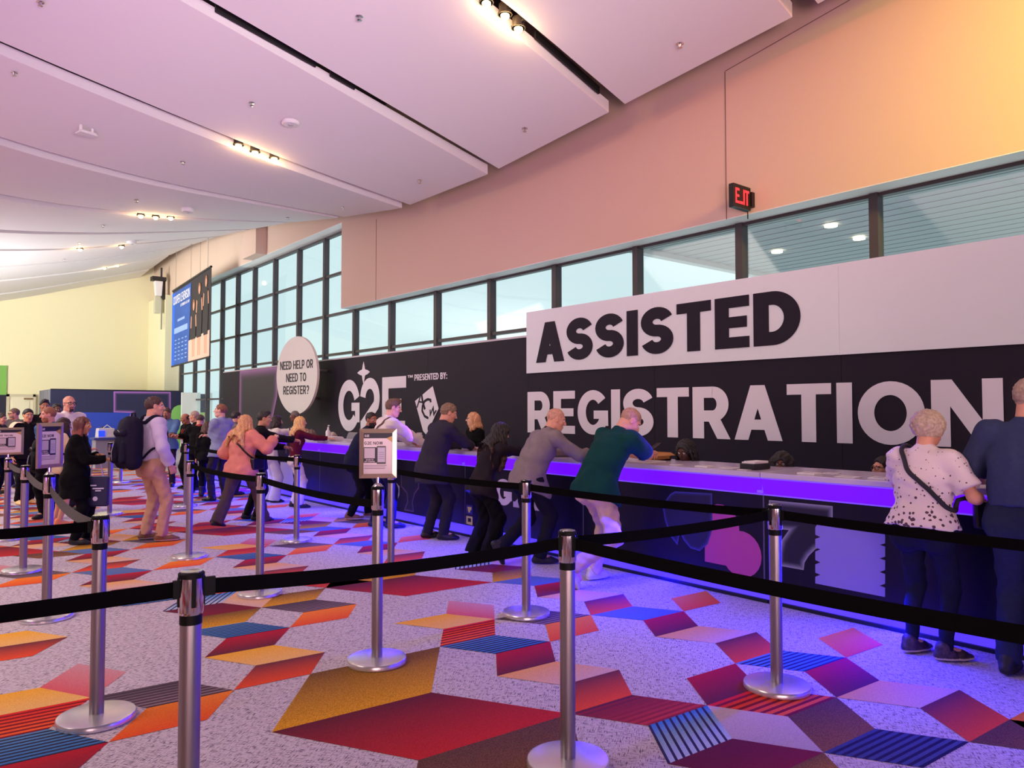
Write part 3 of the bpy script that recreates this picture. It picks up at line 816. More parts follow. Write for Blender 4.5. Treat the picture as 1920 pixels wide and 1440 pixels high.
# ------------------------------------------------------------------ registration counter: 2 m units with lit bands
DC = 5.28
top_m = mat('counter_top_white', (206, 196, 226), .22, spec=.5)
panel_m = mat('counter_panel_navy', (12, 10, 28), .4, spec=.3)
black_m = mat('plinth_black', (8, 8, 14), .5)
band_m = mat('band_lit_violet', (80, 10, 255), .4, emit=1.0, emit_col=(108, 8, 255))
plinth_m = mat('plinth_lit_blue', (80, 70, 255), .4, emit=1.0, emit_col=(86, 58, 255))
edge_m = mat('band_edge_lit', (120, 80, 255), .4, emit=.55, emit_col=(132, 88, 255))
seam_m = mat('seam_strip', (92, 90, 120), .4, .4)
JO = 3.32
units = []
for k in range(-3, 8):
    yc = JO + 2.01 * k                       # right-hand joint of unit k
    ya, yb = yc, min(yc + 2.01, 17.6)
    h = yb - ya
    u = empty('counter_unit', (DC, ya, 0), 0,
              ('counter unit with violet band, %s' % {-3: 'nearest, out past the man in the denim shirt', -2: 'in front of the man in the denim shirt', -1: 'printed with a ghostly seven and a lilac ticket', 0: 'printed with a pink club and a ghostly spade',
               1: 'whose front carries the small G2E print', 2: 'printed with a white fan and an outlined cup', 3: 'behind the framed sign on its post', 4: 'behind the blonde woman in white trousers', 5: 'behind the woman in the white jacket', 6: 'behind the man in the grey polo shirt', 7: 'the last one at the far end'}[k]),
              'counter', 'units of the long registration counter')
    units.append((u, ya, yb, k))
    g = .004
    b = MB(); b.box((-.05, g, .995), (.72, h - g, 1.035)); b.build('counter_top', top_m, u, bevel=.004)
    b = MB(); b.hexa([(-.005, g, .862), (.1, g, .862), (.1, h - g, .862), (-.005, h - g, .862)], [(-.035, g, .993), (.1, g, .993), (.1, h - g, .993), (-.035, h - g, .993)]); b.build('light_band', band_m, u)
    b = MB(); b.box((-.012, 0, .87), (.0, .05, .99)); b.box((-.04, g, .985), (-.03, h - g, .996)); b.box((-.012, g, .855), (-.002, h - g, .864)); b.build('band_edge', edge_m, u)
    b = MB(); b.box((0, g, .15), (.7, h - g, .855)); u['front'] = b.build('front_panel', panel_m, u).name
    b = MB(); b.box((.07, g, .024), (.66, h - g, .149)); b.build('lit_plinth', plinth_m, u)
    b = MB(); b.box((.045, g, 0), (.66, h - g, .026)); b.build('plinth_rail', black_m, u)
    b = MB(); b.box((-.003, -.006, .15), (.004, .006, .858)); b.build('seam_strip', seam_m, u)
    l = bpy.data.lights.new('plinth_strip', 'AREA'); l.shape = 'RECTANGLE'; l.size = h; l.size_y = .06; l.energy = 120; l.color = (.006, .004, 1.0)
    lo = bpy.data.objects.new('plinth_strip', l); lo.location = (.03, h / 2, .12); lo.rotation_euler = (0, math.radians(-60), 0); lo.rotation_euler = Vector((-1, 0, -1.3)).to_track_quat('-Z', 'X').to_euler(); link(lo, u)
    l = bpy.data.lights.new('band_strip', 'AREA'); l.shape = 'RECTANGLE'; l.size = h; l.size_y = .1; l.energy = 7; l.color = (.14, .03, 1.0)
    lo = bpy.data.objects.new('band_strip', l); lo.location = (-.045, h / 2, .92); lo.rotation_euler = Vector((-1, 0, -.25)).to_track_quat('-Z', 'X').to_euler(); link(lo, u)
def unit_at(y):
    for u, a, b_, k in units:
        if a <= y < b_: return bpy.data.objects[u['front']], a
    return bpy.data.objects[units[0][0]['front']], units[0][1]
def cfront(pts_px, m, name, d=.003, glow=0.0):
    P = [on_x(px, py, DC) for px, py in pts_px]
    u, ya = unit_at(sum(p.y for p in P) / len(P))
    pts = [(ya - p.y, p.z) for p in P]
    if glow:
        return glow_shape(pts, glow, (0, 0, 0), NY, UZ, m, u, d, name)
    b = MB(); b.plate(pts, (0, 0, 0), NY, UZ, d); return b.build(name, m, u)
z4 = lambda x, y: (1220 + x / 4, 780 + y / 4)
# pink club
def circle_px(cx, cy, r, y_scale=1.0, n=22, a0=0, a1=360):
    """Circle on the counter front around the point seen at a pixel, radius in metres -> list of (y, z)."""
    c = on_x(cx, cy, DC)
    return [(c.y - r * math.cos(math.radians(a0 + (a1 - a0) * i / n)), c.z + r * y_scale * math.sin(math.radians(a0 + (a1 - a0) * i / n))) for i in range(n + 1)]
def cyz(polys, m, name, y_ref, d=.003):
    u, ya = unit_at(y_ref); b = MB()
    for i, pl in enumerate(polys): b.plate([(ya - y, z) for y, z in pl], (0, 0, 0), NY, UZ, d + .0003 * i)
    return b.build(name, m, u)
pink_print = mat('print_pink', (176, 66, 158), .5)
c1 = circle_px(*z4(520, 830), .185); c2 = circle_px(*z4(680, 1035), .185)
pl = [(p.y, p.z) for p in (on_x(*z4(x, y), DC) for x, y in ((408, 760), (520, 690), (655, 860), (640, 905), (818, 1040), (745, 1158), (408, 1090)))]
cyz([pl, c1[:-1], c2[:-1]], pink_print, 'club_graphic', 3.6)
# ghost spade (blue glow)
blue_glow = glow_mat('print_blue_glow', (14, 12, 34), (62, 56, 150))
cfront([z4(*p) for p in ((150, 585), (185, 565), (465, 580), (466, 760), (462, 860), (430, 960), (370, 1012), (300, 990), (250, 930), (225, 870), (205, 968), (150, 900), (110, 780), (95, 690), (110, 640))], blue_glow, 'spade_graphic', .006, .035)
grey_glow = glow_mat('print_grey_glow', (12, 10, 28), (150, 150, 170))
cfront([z4(*p) for p in ((888, 630), (1366, 676), (1366, 962), (1300, 968), (1235, 1000), (1185, 1050), (1155, 1100), (1148, 1155), (960, 1122), (965, 1020), (985, 930), (1038, 855), (888, 842))], grey_glow, 'seven_graphic', .002, .05)
lil = mat('print_lilac', (136, 126, 226), .5)
tk = [(1237, 1255), (1237, 1195)]
left = []
for y0 in (1195, 1100, 1005, 910):
    left += [(1237, y0 - 5), (1272, y0 - 8 + 3), (1237, y0 - 22)]
tk = [(1760, 1357), (1237, 1255), (1237, 1205), (1275, 1190), (1237, 1175), (1237, 1112), (1275, 1097), (1237, 1080), (1237, 1015), (1275, 1000), (1237, 985), (1237, 922), (1275, 907), (1237, 890), (1237, 835), (1250, 815), (1290, 812),
      (1720, 865), (1755, 880), (1760, 905), (1760, 955), (1718, 966), (1760, 980), (1760, 1055), (1718, 1068), (1760, 1082), (1760, 1155), (1718, 1170), (1760, 1185), (1760, 1258), (1718, 1272), (1760, 1288)]
P = [on_x(*z4(*p), DC) for p in tk]
u, ya = unit_at(2.2)
me_b = MB(); me_b.plate([(ya - p.y, p.z) for p in P], (0, 0, 0), NY, UZ, .0045)
me_b.build('ticket_graphic', lil, u)
# small G2E, card, square icons, cup outline, white fan
wl = mat('print_lavender', (196, 180, 214), .5)
u, ya = unit_at(6.2)
pA, pB = on_x(925, 955, DC), on_x(982, 962, DC)
lettering('G2E', (0, ya - 0, 0), NY, UZ, 1, 1, wl, u) if False else None
gy0 = on_x(928, 940, DC).y; gy1 = gy0 - .86
lettering('G2E', (-.001, gy0 - ya, .455), NY, UZ, .295, gy0 - gy1, wl, u, .24, .06, 'lettering')
cfront([(1020, 960), (1027, 943), (1033, 958), (1029, 967)], wl, 'card_graphic')
beige = mat('print_sand', (206, 190, 140), .5)
cfront([(874.5, 946), (886, 948), (886, 965), (874.5, 963)], mat('print_mid_blue', (52, 44, 132), .5), 'icon_graphic')
cfront([(877, 950), (884.5, 951), (884.5, 956), (882, 957), (882, 961), (879, 960.5)], beige, 'icon_graphic', .006)
cfront([(874.5, 967), (886, 969), (886, 985), (874.5, 982)], beige, 'icon_graphic')
cfront([(878, 971), (883.5, 972), (883.5, 979), (878, 978)], panel_m, 'icon_graphic', .006)
cup = glow_mat('print_cup_glow', (12, 10, 28), (128, 96, 124))
cfront([(752, 882), (782, 886), (782, 899), (786, 901), (786, 915), (778, 926), (774, 942), (776, 960), (758, 957), (764, 940), (763, 925), (752, 912)], cup, 'cup_graphic', .003, .035)
cfront([(743, 905), (749, 912), (749, 928), (743, 941)], mat('print_pale', (176, 176, 186), .5), 'fan_graphic')
cfront([(526, 866), (548, 868), (551, 878), (549, 890), (551, 900), (549, 910), (551, 920), (525, 916)], mat('print_pale_grey', (190, 186, 206), .5), 'ticket_graphic')

# ------------------------------------------------------------------ things on the counter
CT = 1.036
def item(name, px, py, label, cat, x=None, rz=0, group=None):
    p = on_z(px, py, CT)
    if x is not None: p = on_x(px, py, x); p.z = CT
    return empty(name, (p.x, p.y, CT), rz, label, cat, group)
paper = mat('paper_white', (236, 232, 236), .6)
e = item('drink_cup', 786, 838, 'tall iced drink cup with a white lid on the counter beside the suited man', 'cup', x=5.45)
b = MB(); b.lathe([(.034, 0), (.045, .13)], seg=20); b.build('cup', mat('cup_pink_drink', (206, 130, 108), .25), e, smooth='auto')
b = MB(); b.lathe([(.0455, .10), (.046, .135)], seg=20); b.build('clear_band', mat('cup_pale', (226, 206, 204), .25), e, smooth='auto')
b = MB(); b.lathe([(.049, .135), (.049, .146), (.04, .15), (.036, .185), (.01, .187)], seg=20); b.build('lid', whitep, e, smooth='auto')
e = item('pump_bottle', 615, 836, 'white pump bottle on the far counter in front of grey hair', 'bottle', x=5.6)
b = MB(); b.lathe([(.04, 0), (.042, .02), (.042, .13), (.018, .165), (.016, .18)], seg=16); b.build('bottle', mat('bottle_clear', (226, 224, 226), .2), e, smooth='auto')
b = MB(); b.lathe([(.017, .18), (.017, .205), (.006, .206), (.006, .235)], seg=12); b.tube([(0, 0, .235), (.0, -.05, .232)], .008, 8); b.build('pump', whitep, e, smooth='auto')
e = item('box', 622, 843, 'low white carton under the pump bottle on the far counter', 'box', x=5.42)
b = MB(); b.box((-.1, -.22, 0), (.1, .22, .06)); b.build('carton', mat('carton_pale', (216, 212, 222), .6), e, bevel=.004); b = MB(); b.box((-.09, -.2, .06), (.09, .2, .066)); b.build('lid', paper, e)
e = item('cardboard_box', 1228, 866, 'open brown cardboard box on the counter beside the braided woman', 'box', x=5.72)
b = MB()
for a in (((-.14, -.085, 0), (.14, .085, .012)), ((-.14, -.085, 0), (-.125, .085, .075)), ((.125, -.085, 0), (.14, .085, .075)), ((-.14, -.085, 0), (.14, -.075, .075)), ((-.14, .075, 0), (.14, .085, .075))): b.box(*a)
b.build('carton', mat('cardboard', (196, 138, 78), .8), e)
for P_ in ([(-.14, -.085, .075), (.14, -.085, .075), (.15, -.13, .05), (-.15, -.13, .05)], [(-.14, .085, .075), (.14, .085, .075), (.15, .12, .085), (-.15, .12, .085)]):
    b = MB(); b.hexa([(x, y, z - .004) for x, y, z in P_], P_); b.build('flap', MATS['cardboard'], e)
e = item('binder', 1416, 882, 'dark ring binder with papers on top beside the woman in black glasses', 'binder', x=5.5)
b = MB(); b.box((-.12, -.07, 0), (.12, .07, .05)); b.build('cover', mat('binder_black', (28, 26, 32), .5), e, bevel=.008)
b = MB(); b.box((-.10, -.06, .05), (.10, .06, .062)); b.box((-.09, -.066, .062), (.09, .045, .068)); b.build('papers', paper, e)
e = item('card_terminal', 1125, 858, 'white and black card terminal on the counter between grey and green shirts', 'terminal', x=5.52)
b = MB(); b.hexa([(-.1, -.12, 0), (.1, -.12, 0), (.1, .12, 0), (-.1, .12, 0)], [(-.09, -.11, .02), (.1, -.11, .05), (.1, .11, .05), (-.09, .11, .02)]); b.build('base', mat('terminal_black', (30, 28, 34), .4), e)
b = MB(); b.hexa([(-.085, -.1, .021), (.095, -.1, .051), (.095, .1, .051), (-.085, .1, .021)], [(-.085, -.1, .03), (.095, -.1, .06), (.095, .1, .06), (-.085, .1, .03)]); b.build('top_sheet', paper, e)
k = 0
for px, py, x, w, d_, lab in ((1268, 873, 5.36, .05, .08, 'blank white card on the counter in front of the braided woman'), (1322, 877, 5.36, .06, .13, 'wide white card on the counter right after the braided woman'), (1368, 880, 5.42, .06, .14, 'grey printed card on the counter before the dark binder'), (1397, 883, 5.36, .05, .09, 'small white card next to the dark binder'),
                          (1518, 891, 5.38, .06, .14, 'white card on the counter just past the woman in black glasses'), (1558, 891, 5.55, .06, .11, 'folded white slip on the back of the counter'), (1590, 896, 5.36, .06, .15, 'white card on the counter before the woman with round glasses'), (1650, 901, 5.38, .06, .12, 'white card in front of the woman with round glasses'),
                          (700, 838, 5.5, .06, .14, 'paper slip on the counter behind the framed sign'), (655, 836, 5.5, .1, .16, 'stack of loose white sheets on the far counter'), (1215, 868, 5.45, .14, .2, 'white form under the hands of the man in green')):
    e = item('paper_card', px, py, lab, 'card', x=x)
    b = MB(); b.box((-w, -d_ / 2, 0), (w, d_ / 2, .004 + .008 * (k % 3 == 1)))
    b.build('sheet', paper, e); k += 1
    b = MB(); b.box((-w * .6, -d_ * .3, .0126), (w * .2, d_ * .3, .0131)) if k % 3 == 2 else b.box((-w * .6, -d_ * .3, .004), (w * .2, d_ * .3, .0046)); b.build('print', mat('print_pale_ink', (176, 168, 190), .6), e)
# chairs whose backs show behind the counter
def chair(x, y, rz, m, label):
    e = empty('office_chair', (x, y, 0), rz, label, 'chair')
    b = MB(); b.hexa([(-.24, -.24, .44), (.24, -.24, .44), (.24, .24, .44), (-.24, .24, .44)], [(-.24, -.24, .52), (.24, -.24, .52), (.24, .24, .52), (-.24, .24, .52)]); b.build('seat', m, e, bevel=.03)
    b = MB(); pts = [(-.22, .62), (.22, .62), (.25, .8), (.24, 1.02), (.17, 1.12), (-.17, 1.12), (-.24, 1.02), (-.25, .8)]
    b.plate(pts, (0, -.24, 0), (1, 0, 0), UZ, .05); b.build('backrest', m, e, bevel=.015)
    b = MB(); b.box((-.03, -.27, .45), (.03, -.235, .8)); b.build('back_post', black, e)
    b = MB(); b.tube([(0, 0, .44), (0, 0, .1)], .03); b.build('column', black, e)
    for i in range(5):
        a = 2 * math.pi * i / 5; b = MB(); b.tube([(0, 0, .12), (.28 * math.cos(a), .28 * math.sin(a), .06)], .02, 8); b.ball((.28 * math.cos(a), .28 * math.sin(a), .03), .03, 8, 6); b.build('leg', black, e)
    return e
chair(6.2, 12.45, math.radians(95), mat('chair_grey', (150, 146, 152), .8), 'grey chair back behind the far counter beside grey hair')
chair(6.2, 11.35, math.radians(80), mat('chair_brown', (88, 56, 48), .8), 'brown chair back behind the counter beside the navy shirt')
chair(6.1, 8.95, math.radians(85), mat('chair_black', (24, 22, 28), .8), 'black chair back behind the counter beside the iced drink')

# ------------------------------------------------------------------ stanchions with retractable belts
silver = mat('brushed_aluminium', (150, 142, 146), .36, .85)
base_m = mat('base_satin', (226, 222, 224), .26, .75)
belt_m = mat('belt_black', (8, 7, 9), .95, bump=.1, bscale=400, spec=.05)
belt_g = mat('belt_grey', (66, 58, 58), .85)
plastic = mat('black_plastic', (10, 10, 12), .6, spec=.15)
def stanchion_proto():
    e = empty('stanchion')
    b = MB(); b.lathe([(.172, 0), (.177, .005), (.177, .024), (.173, .031), (.160, .034), (.036, .037)], seg=48); b.build('base', base_m, e, smooth='auto')
    b = MB(); b.lathe([(.033, .034), (.033, .86)], seg=28); b.build('pole', silver, e, smooth='auto')
    b = MB(); b.lathe([(.0345, .835), (.0345, .868)], seg=28); b.build('collar', plastic, e, smooth='auto')
    b = MB(); b.lathe([(.036, .866), (.0385, .874), (.039, .985)], seg=32); b.build('belt_head', chrome, e, smooth='auto')
    b = MB(); b.lathe([(.040, .982), (.0405, .996), (.036, 1.0)], seg=32); b.build('cap_ring', plastic, e, smooth='auto')
    b = MB(); b.lathe([(.034, .999), (.033, 1.003), (.002, 1.004)], seg=32); b.build('cap', chrome, e, smooth='auto')
    for a in range(4):
        b = MB(); ca, sa = math.cos(a * math.pi / 2), math.sin(a * math.pi / 2)
        f = lambda r, t: (ca * r - sa * t, sa * r + ca * t)
        P = [f(.030, -.007), f(.0415, -.007), f(.0415, .007), f(.030, .007)]
        b.hexa([(x, y, .892) for x, y in P], [(x, y, .984) for x, y in P]); b.build('slot', plastic, e)
    return e
def copy_tree(o, parent=None):
    c = o.copy(); COL.objects.link(c)
    if parent is not None: c.parent = parent
    for ch in list(o.children): copy_tree(ch, c)
    return c
proto = stanchion_proto(); first = True
ST = {}
def add_stanchion(key, x, y, label, scale=1.0, rz=-.08):
    global first
    o = proto if first else copy_tree(proto); first = False
    o.location = (x, y, 0); o.rotation_euler = (0, 0, rz); o.scale = (1, 1, scale)
    tag(o, label, 'stanchion', 'silver queue stanchions')
    ST[key] = (o, x, y, scale); return o
add_stanchion('A', .74, 2.54, 'closest silver stanchion, its base cut off by the bottom of the picture')
add_stanchion('B', .78, 4.18, 'silver stanchion with a round white base, behind the closest one and left of it')
add_stanchion('C', .86, 6.43, 'taller silver stanchion carrying a sign seen almost edge-on beside the woman in black', 1.05)
add_stanchion('D', .93, 8.43, 'silver stanchion between the two left-hand sign posts, in front of the man in blue')
add_stanchion('E', 1.0, 10.63, 'silver stanchion under the framed sign at the far left edge', .95)
add_stanchion('F', 2.4, 12.23, 'silver stanchion between the woman in black and the backpack man', 1.05)
add_stanchion('G', 3.63, 17.49, 'most distant silver stanchion, seen beside the backpack', .96)
add_stanchion('H', 3.53, 12.48, 'silver stanchion in front of the group in black with red lanyards')
add_stanchion('P', 2.34, 8.13, 'silver stanchion with a belt towards the woman in the pink sweater')
add_stanchion('I', 2.33, 6.14, 'silver stanchion at the feet of the woman in the pink sweater')
add_stanchion('J', 3.6, 8.36, 'silver stanchion in front of the blonde woman in white trousers')
add_stanchion('K', 2.26, 4.05, 'taller silver stanchion carrying the framed sign in the middle', 1.06)
add_stanchion('L', 3.62, 6.23, 'silver stanchion half hidden behind the framed sign post')
add_stanchion('M', 3.64, 4.28, 'silver stanchion in front of the man in the grey shirt')
add_stanchion('N', 2.25, 2.37, 'front silver stanchion right of centre where two belts meet')
add_stanchion('O', 3.75, 2.29, 'silver stanchion in front of the pink club print')
add_stanchion('Q', 2.24, .55, 'silver stanchion just outside the frame on the right, front row')
add_stanchion('R', 3.82, .35, 'silver stanchion just outside the frame on the right, second row')
add_stanchion('S', -.72, 2.72, 'silver stanchion just outside the frame on the left, front row')
add_stanchion('T', -.62, 4.45, 'silver stanchion just outside the frame on the left, second row')
def belt(a, b_, sag=.012, m=belt_m, w=.05, za=.948, zb=.948, twist=0):
    oa, xa, ya, sa = ST[a]; ob, xb, yb, sb = ST[b_]
    A = Vector((xa, ya, za)); B = Vector((xb, yb, zb)); d = (B - A); d.z = 0; d.normalize()
    A = A + d * .045; B = B - d * .045; nrm = Vector((-d.y, d.x, 0)); L_ = (B - A).length
    mb = MB(); n = 12; V = []
    for i in range(n + 1):
        t = i / n; p = A.lerp(B, t); p.z -= sag * 4 * t * (1 - t)
        tw = twist * math.sin(math.pi * t)
        upv = Vector((0, 0, 1)) * math.cos(tw) + nrm * math.sin(tw)
        V.append((p + upv * w / 2, p - upv * w / 2))
    for i in range(n):
        (a1, a0), (b1, b0) = V[i], V[i + 1]; nn = nrm * .0012
        mb.hexa([a0 - nn, b0 - nn, b0 + nn, a0 + nn], [a1 - nn, b1 - nn, b1 + nn, a1 + nn])
    bo = mb.build('belt', m)
    f = lambda p, l0, l1, hw, hh: MB().hexa([p + d * l0 - nrm * hw + Vector((0, 0, -hh)), p + d * l1 - nrm * hw + Vector((0, 0, -hh)), p + d * l1 + nrm * hw + Vector((0, 0, -hh)), p + d * l0 + nrm * hw + Vector((0, 0, -hh))],
                                          [p + d * l0 - nrm * hw + Vector((0, 0, hh)), p + d * l1 - nrm * hw + Vector((0, 0, hh)), p + d * l1 + nrm * hw + Vector((0, 0, hh)), p + d * l0 + nrm * hw + Vector((0, 0, hh))])
    co = f(B, -.028, .012, .007, .030).build('belt_clip', plastic); c2 = f(A, -.012, .010, .009, .028).build('belt_clip', plastic)
    bpy.context.view_layer.update()
    bo.parent = oa; bo.matrix_parent_inverse = oa.matrix_world.inverted()
    for o in (co, c2):
        o.parent = bo; o.matrix_parent_inverse = Matrix()
    return bo
belt('A', 'S'); belt('N', 'A', .02); belt('N', 'O', .015); belt('N', 'Q', .015); belt('M', 'O', .015); belt('O', 'R', .015); belt('B', 'T')
belt('I', 'K', .02); belt('P', 'I', .02); belt('J', 'L', .015); belt('L', 'M', .015); belt('H', 'J', .03)
belt('E', 'D', .03, belt_g, za=.90, twist=.5); belt('D', 'C', .04, belt_g, twist=.6); belt('C', 'B', .05, belt_g, twist=.7); belt('G', 'F', .03, za=.9)

# framed signs on the tall stanchions
frame_c = mat('frame_chrome', (190, 170, 150), .34, .95)
poster = mat('poster_white', (226, 206, 212), .55)
navy_p = mat('poster_navy', (24, 22, 44), .55)
def framed_sign(key, yaw, label, w=.225, h=.30):
    o, x, y, s = ST[key]; zt = 1.0 * s
    e = empty('framed_sign', (x, y, zt), yaw, label, 'sign', 'framed signs on the queue posts')
    b = MB(); b.lathe([(.03, 0), (.024, .012), (.011, .02), (.011, .055)], seg=20); b.build('stem', chrome, e, smooth='auto')
    z0 = .05; t = .026
    b = MB()
    O_ = [(-w / 2, z0), (w / 2, z0), (w / 2, z0 + h), (-w / 2, z0 + h)]; I_ = [(-w / 2 + t, z0 + t), (w / 2 - t, z0 + t), (w / 2 - t, z0 + h - t), (-w / 2 + t, z0 + h - t)]
    for i in range(4):
        j = (i + 1) % 4
        fr = [(O_[i][0], -.008, O_[i][1]), (O_[j][0], -.008, O_[j][1]), (I_[j][0], -.014, I_[j][1]), (I_[i][0], -.014, I_[i][1])]
        bk_ = [(p[0], .012, p[2]) for p in fr]
        b.hexa(bk_, fr)
    b.build('frame', frame_c, e)
    b = MB(); b.box((-w / 2 + .004, .001, z0 + .004), (w / 2 - .004, .009, z0 + h - .004)); b.build('back_plate', silver, e)
    b = MB(); b.box((-w / 2 + t - .002, -.004, z0 + t - .002), (w / 2 - t + .002, .0, z0 + h - t + .002)); e0 = e; e = b.build('poster', poster, e0)
    iw = w - 2 * t; x0 = -iw / 2; zz = z0 + t; ih = h - 2 * t
    U, V_ = (1, 0, 0), (0, 0, 1)
    def R(u0, v0, u1, v1, m, nm, d=.0008):
        b = MB(); b.plate([(u0 * iw, v0 * ih), (u1 * iw, v0 * ih), (u1 * iw, v1 * ih), (u0 * iw, v1 * ih)], (x0, -.004, zz), U, V_, d); return b.build(nm, m, e)
    R(0, .87, 1, 1, navy_p, 'header')
    lettering('G2E', (x0 + .03 * iw, -.0048, zz + .905 * ih), U, V_, .055 * ih, .16 * iw, poster, e, .2, .1, 'lettering', d=.0006)
    lettering('G2E NOW', (x0 + .02 * iw, -.004, zz + .715 * ih), U, V_, .075 * ih, .64 * iw, navy_p, e, .17, .12, 'lettering', d=.0008)
    R(0, .27, .47, .65, navy_p, 'blue_box'); R(.02, .38, .39, .63, mat('poster_grey', (196, 180, 190), .6), 'plain_square', .0012)
    R(.46, .24, .77, .68, mat('phone_black', (22, 20, 30), .4), 'phone_outline', .0013); R(.485, .285, .745, .645, mat('phone_screen', (190, 178, 200), .5), 'phone_screen', .0017)
    lettering('SCAN TO', (x0 + .08 * iw, -.0048, zz + .33 * ih), U, V_, .03 * ih, .26 * iw, poster, e, .2, .1, 'lettering', d=.001)
    lettering('GET STARTED', (x0 + .03 * iw, -.0048, zz + .285 * ih), U, V_, .03 * ih, .36 * iw, poster, e, .2, .1, 'lettering', d=.001)
    b = MB()
    for i in range(3): b.plate([(.02 * iw, (.20 - .038 * i) * ih), ((.80 - .03 * i) * iw, (.20 - .038 * i) * ih), ((.80 - .03 * i) * iw, (.212 - .038 * i) * ih), (.02 * iw, (.212 - .038 * i) * ih)], (x0, -.004, zz), U, V_, .0008)
    for i in range(4): b.plate([(.52 * iw, (.52 - .05 * i) * ih), (.71 * iw, (.52 - .05 * i) * ih), (.71 * iw, (.53 - .05 * i) * ih), (.52 * iw, (.53 - .05 * i) * ih)], (x0, -.004, zz), U, V_, .0021)
    b.build('fine_print', mat('fine_print', (120, 100, 120), .6), e)
    # yellow corner
    b = MB(); b.plate([(.78 * iw, .87 * ih), (1 * iw, .77 * ih), (1 * iw, .93 * ih)], (x0, -.004, zz), U, V_, .0014); b.build('gold_corner', mat('poster_gold', (190, 150, 90), .5), e)
    return e0
framed_sign('K', math.radians(-33), 'chrome framed notice on the post in the middle of the picture')
framed_sign('C', math.radians(38), 'chrome framed notice seen nearly edge-on beside the woman in black', .225, .33)
framed_sign('E', math.radians(-6), 'chrome framed notice at the far left edge in front of the black and white jacket', .30, .32)

# ------------------------------------------------------------------ hanging banner of a law firm
A_, B_, C_, D_ = [on_x(*p, 8.0) for p in ((327, 545), (396, 500), (395, 668), (322, 687))]
bn = empty('hanging_banner', (8.0, 28, 0), 0, 'large blue and black hanging banner with three standing figures in front of the tall windows', 'banner')
y0b, y1b = 30.3, 25.75
zb = lambda u: 3.2 + .13 * u; zt = lambda u: 6.1 + .27 * u
def bpt(u, v, d=0): # u 0..1 left to right, v 0..1 up
    return (-.01 - d, y0b + (y1b - y0b) * u - 28, zb(u) + (zt(u) - zb(u)) * v)
def bquad(pts, m, nm, d):
    b = MB(); P = [Vector(bpt(u, v, d)) for u, v in pts]
    a2 = sum(pts[i][0] * pts[(i + 1) % len(pts)][1] - pts[(i + 1) % len(pts)][0] * pts[i][1] for i in range(len(pts)))
    if a2 < 0: P.reverse()
    b.hexa([p + Vector((.012, 0, 0)) for p in P], P); return b.build(nm, m, bn)
bquad([(0, 0), (1, 0), (1, 1), (0, 1)], mat('banner_black', (46, 40, 44), .7), 'banner_cloth', 0)
bquad([(0, .01), (.47, .01), (.52, .96), (0, .96)], mat('banner_blue', (44, 84, 160), .7, noise=.15, nscale=1.5), 'blue_print', .014)
bquad([(0, .01), (.07, .01), (.07, .96), (0, .96)], mat('banner_bright_blue', (30, 96, 220), .7), 'edge_print', .016)
bquad([(.47, .01), (.99, .01), (.99, .30), (.47, .26)], mat('banner_peach', (226, 180, 160), .7), 'floor_print', .016)
skinp = mat('banner_skin', (206, 150, 122), .7); blk = mat('banner_dress', (44, 40, 42), .7); hairp = mat('banner_hair', (150, 104, 70), .7)
for cx, hgt, w in ((.60, .70, .065), (.74, .86, .07), (.90, .90, .06)):
    bquad([(cx - w * .5, .05), (cx - w * .15, .05), (cx - w * .1, .3), (cx - w * .55, .3)], skinp, 'leg_print', .019)
    bquad([(cx + w * .1, .05), (cx + w * .45, .05), (cx + w * .5, .3), (cx + w * .05, .3)], skinp, 'leg_print', .019)
    bquad([(cx - w * .8, .26), (cx + w * .8, .26), (cx + w * .9, .5), (cx + w, hgt - .16), (cx + w * .3, hgt - .12), (cx - w * .3, hgt - .12), (cx - w, hgt - .16), (cx - w * .9, .5)], blk, 'dress_print', .021)
    bquad([(cx - w * 1.15, hgt - .3), (cx - w * .85, hgt - .3), (cx - w * .7, hgt - .17), (cx - w, hgt - .15)], skinp, 'arm_print', .023)
    bquad([(cx + w * 1.15, hgt - .3), (cx + w * .85, hgt - .3), (cx + w * .7, hgt - .17), (cx + w, hgt - .15)], skinp, 'arm_print', .023)
    bquad([(cx + w * .42 * math.cos(a), hgt - .03 + .065 * math.sin(a)) for a in [i * math.pi / 6 for i in range(12)]], hairp, 'hair_print', .023)
    bquad([(cx + w * .3 * math.cos(a), hgt - .05 + .05 * math.sin(a)) for a in [i * math.pi / 6 for i in range(12)]], skinp, 'face_print', .025)
wp = mat('banner_white', (236, 236, 240), .6)
lettering('COOPER LEVENSON', bpt(.03, .80, .016), (0, -1, .055), UZ, .32, 2.1, wp, bn, .13, .05, 'lettering')
lettering('ATTORNEYS AT LAW', bpt(.24, .735, .016), (0, -1, .05), UZ, .1, 1.1, wp, bn, .15, .1, 'lettering')
lettering('GAMING AND HOSPITALITY', bpt(.09, .40, .016), (0, -1, .05), UZ, .13, 1.9, wp, bn, .18, .1, 'lettering') if False else None
b = MB()
for v, u0, u1, hh in ((.56, .16, .36, .03), (.415, .07, .44, .07)): b.hexa([bpt(u0, v, .015), bpt(u1, v, .015), bpt(u1, v, .018), bpt(u0, v, .018)], [bpt(u0, v + hh, .015), bpt(u1, v + hh, .015), bpt(u1, v + hh, .018), bpt(u0, v + hh, .018)])
for i in range(6):
    for j in range(4):
        u0, v0 = .09 + .095 * j, .07 + .05 * i
        b.hexa([bpt(u0, v0, .015), bpt(u0 + .05, v0, .015), bpt(u0 + .05, v0, .018), bpt(u0, v0, .018)], [bpt(u0, v0 + .012, .015), bpt(u0 + .05, v0 + .012, .015), bpt(u0 + .05, v0 + .012, .018), bpt(u0, v0 + .012, .018)])
b.build('small_print', mat('banner_pale_blue', (140, 168, 220), .7), bn)
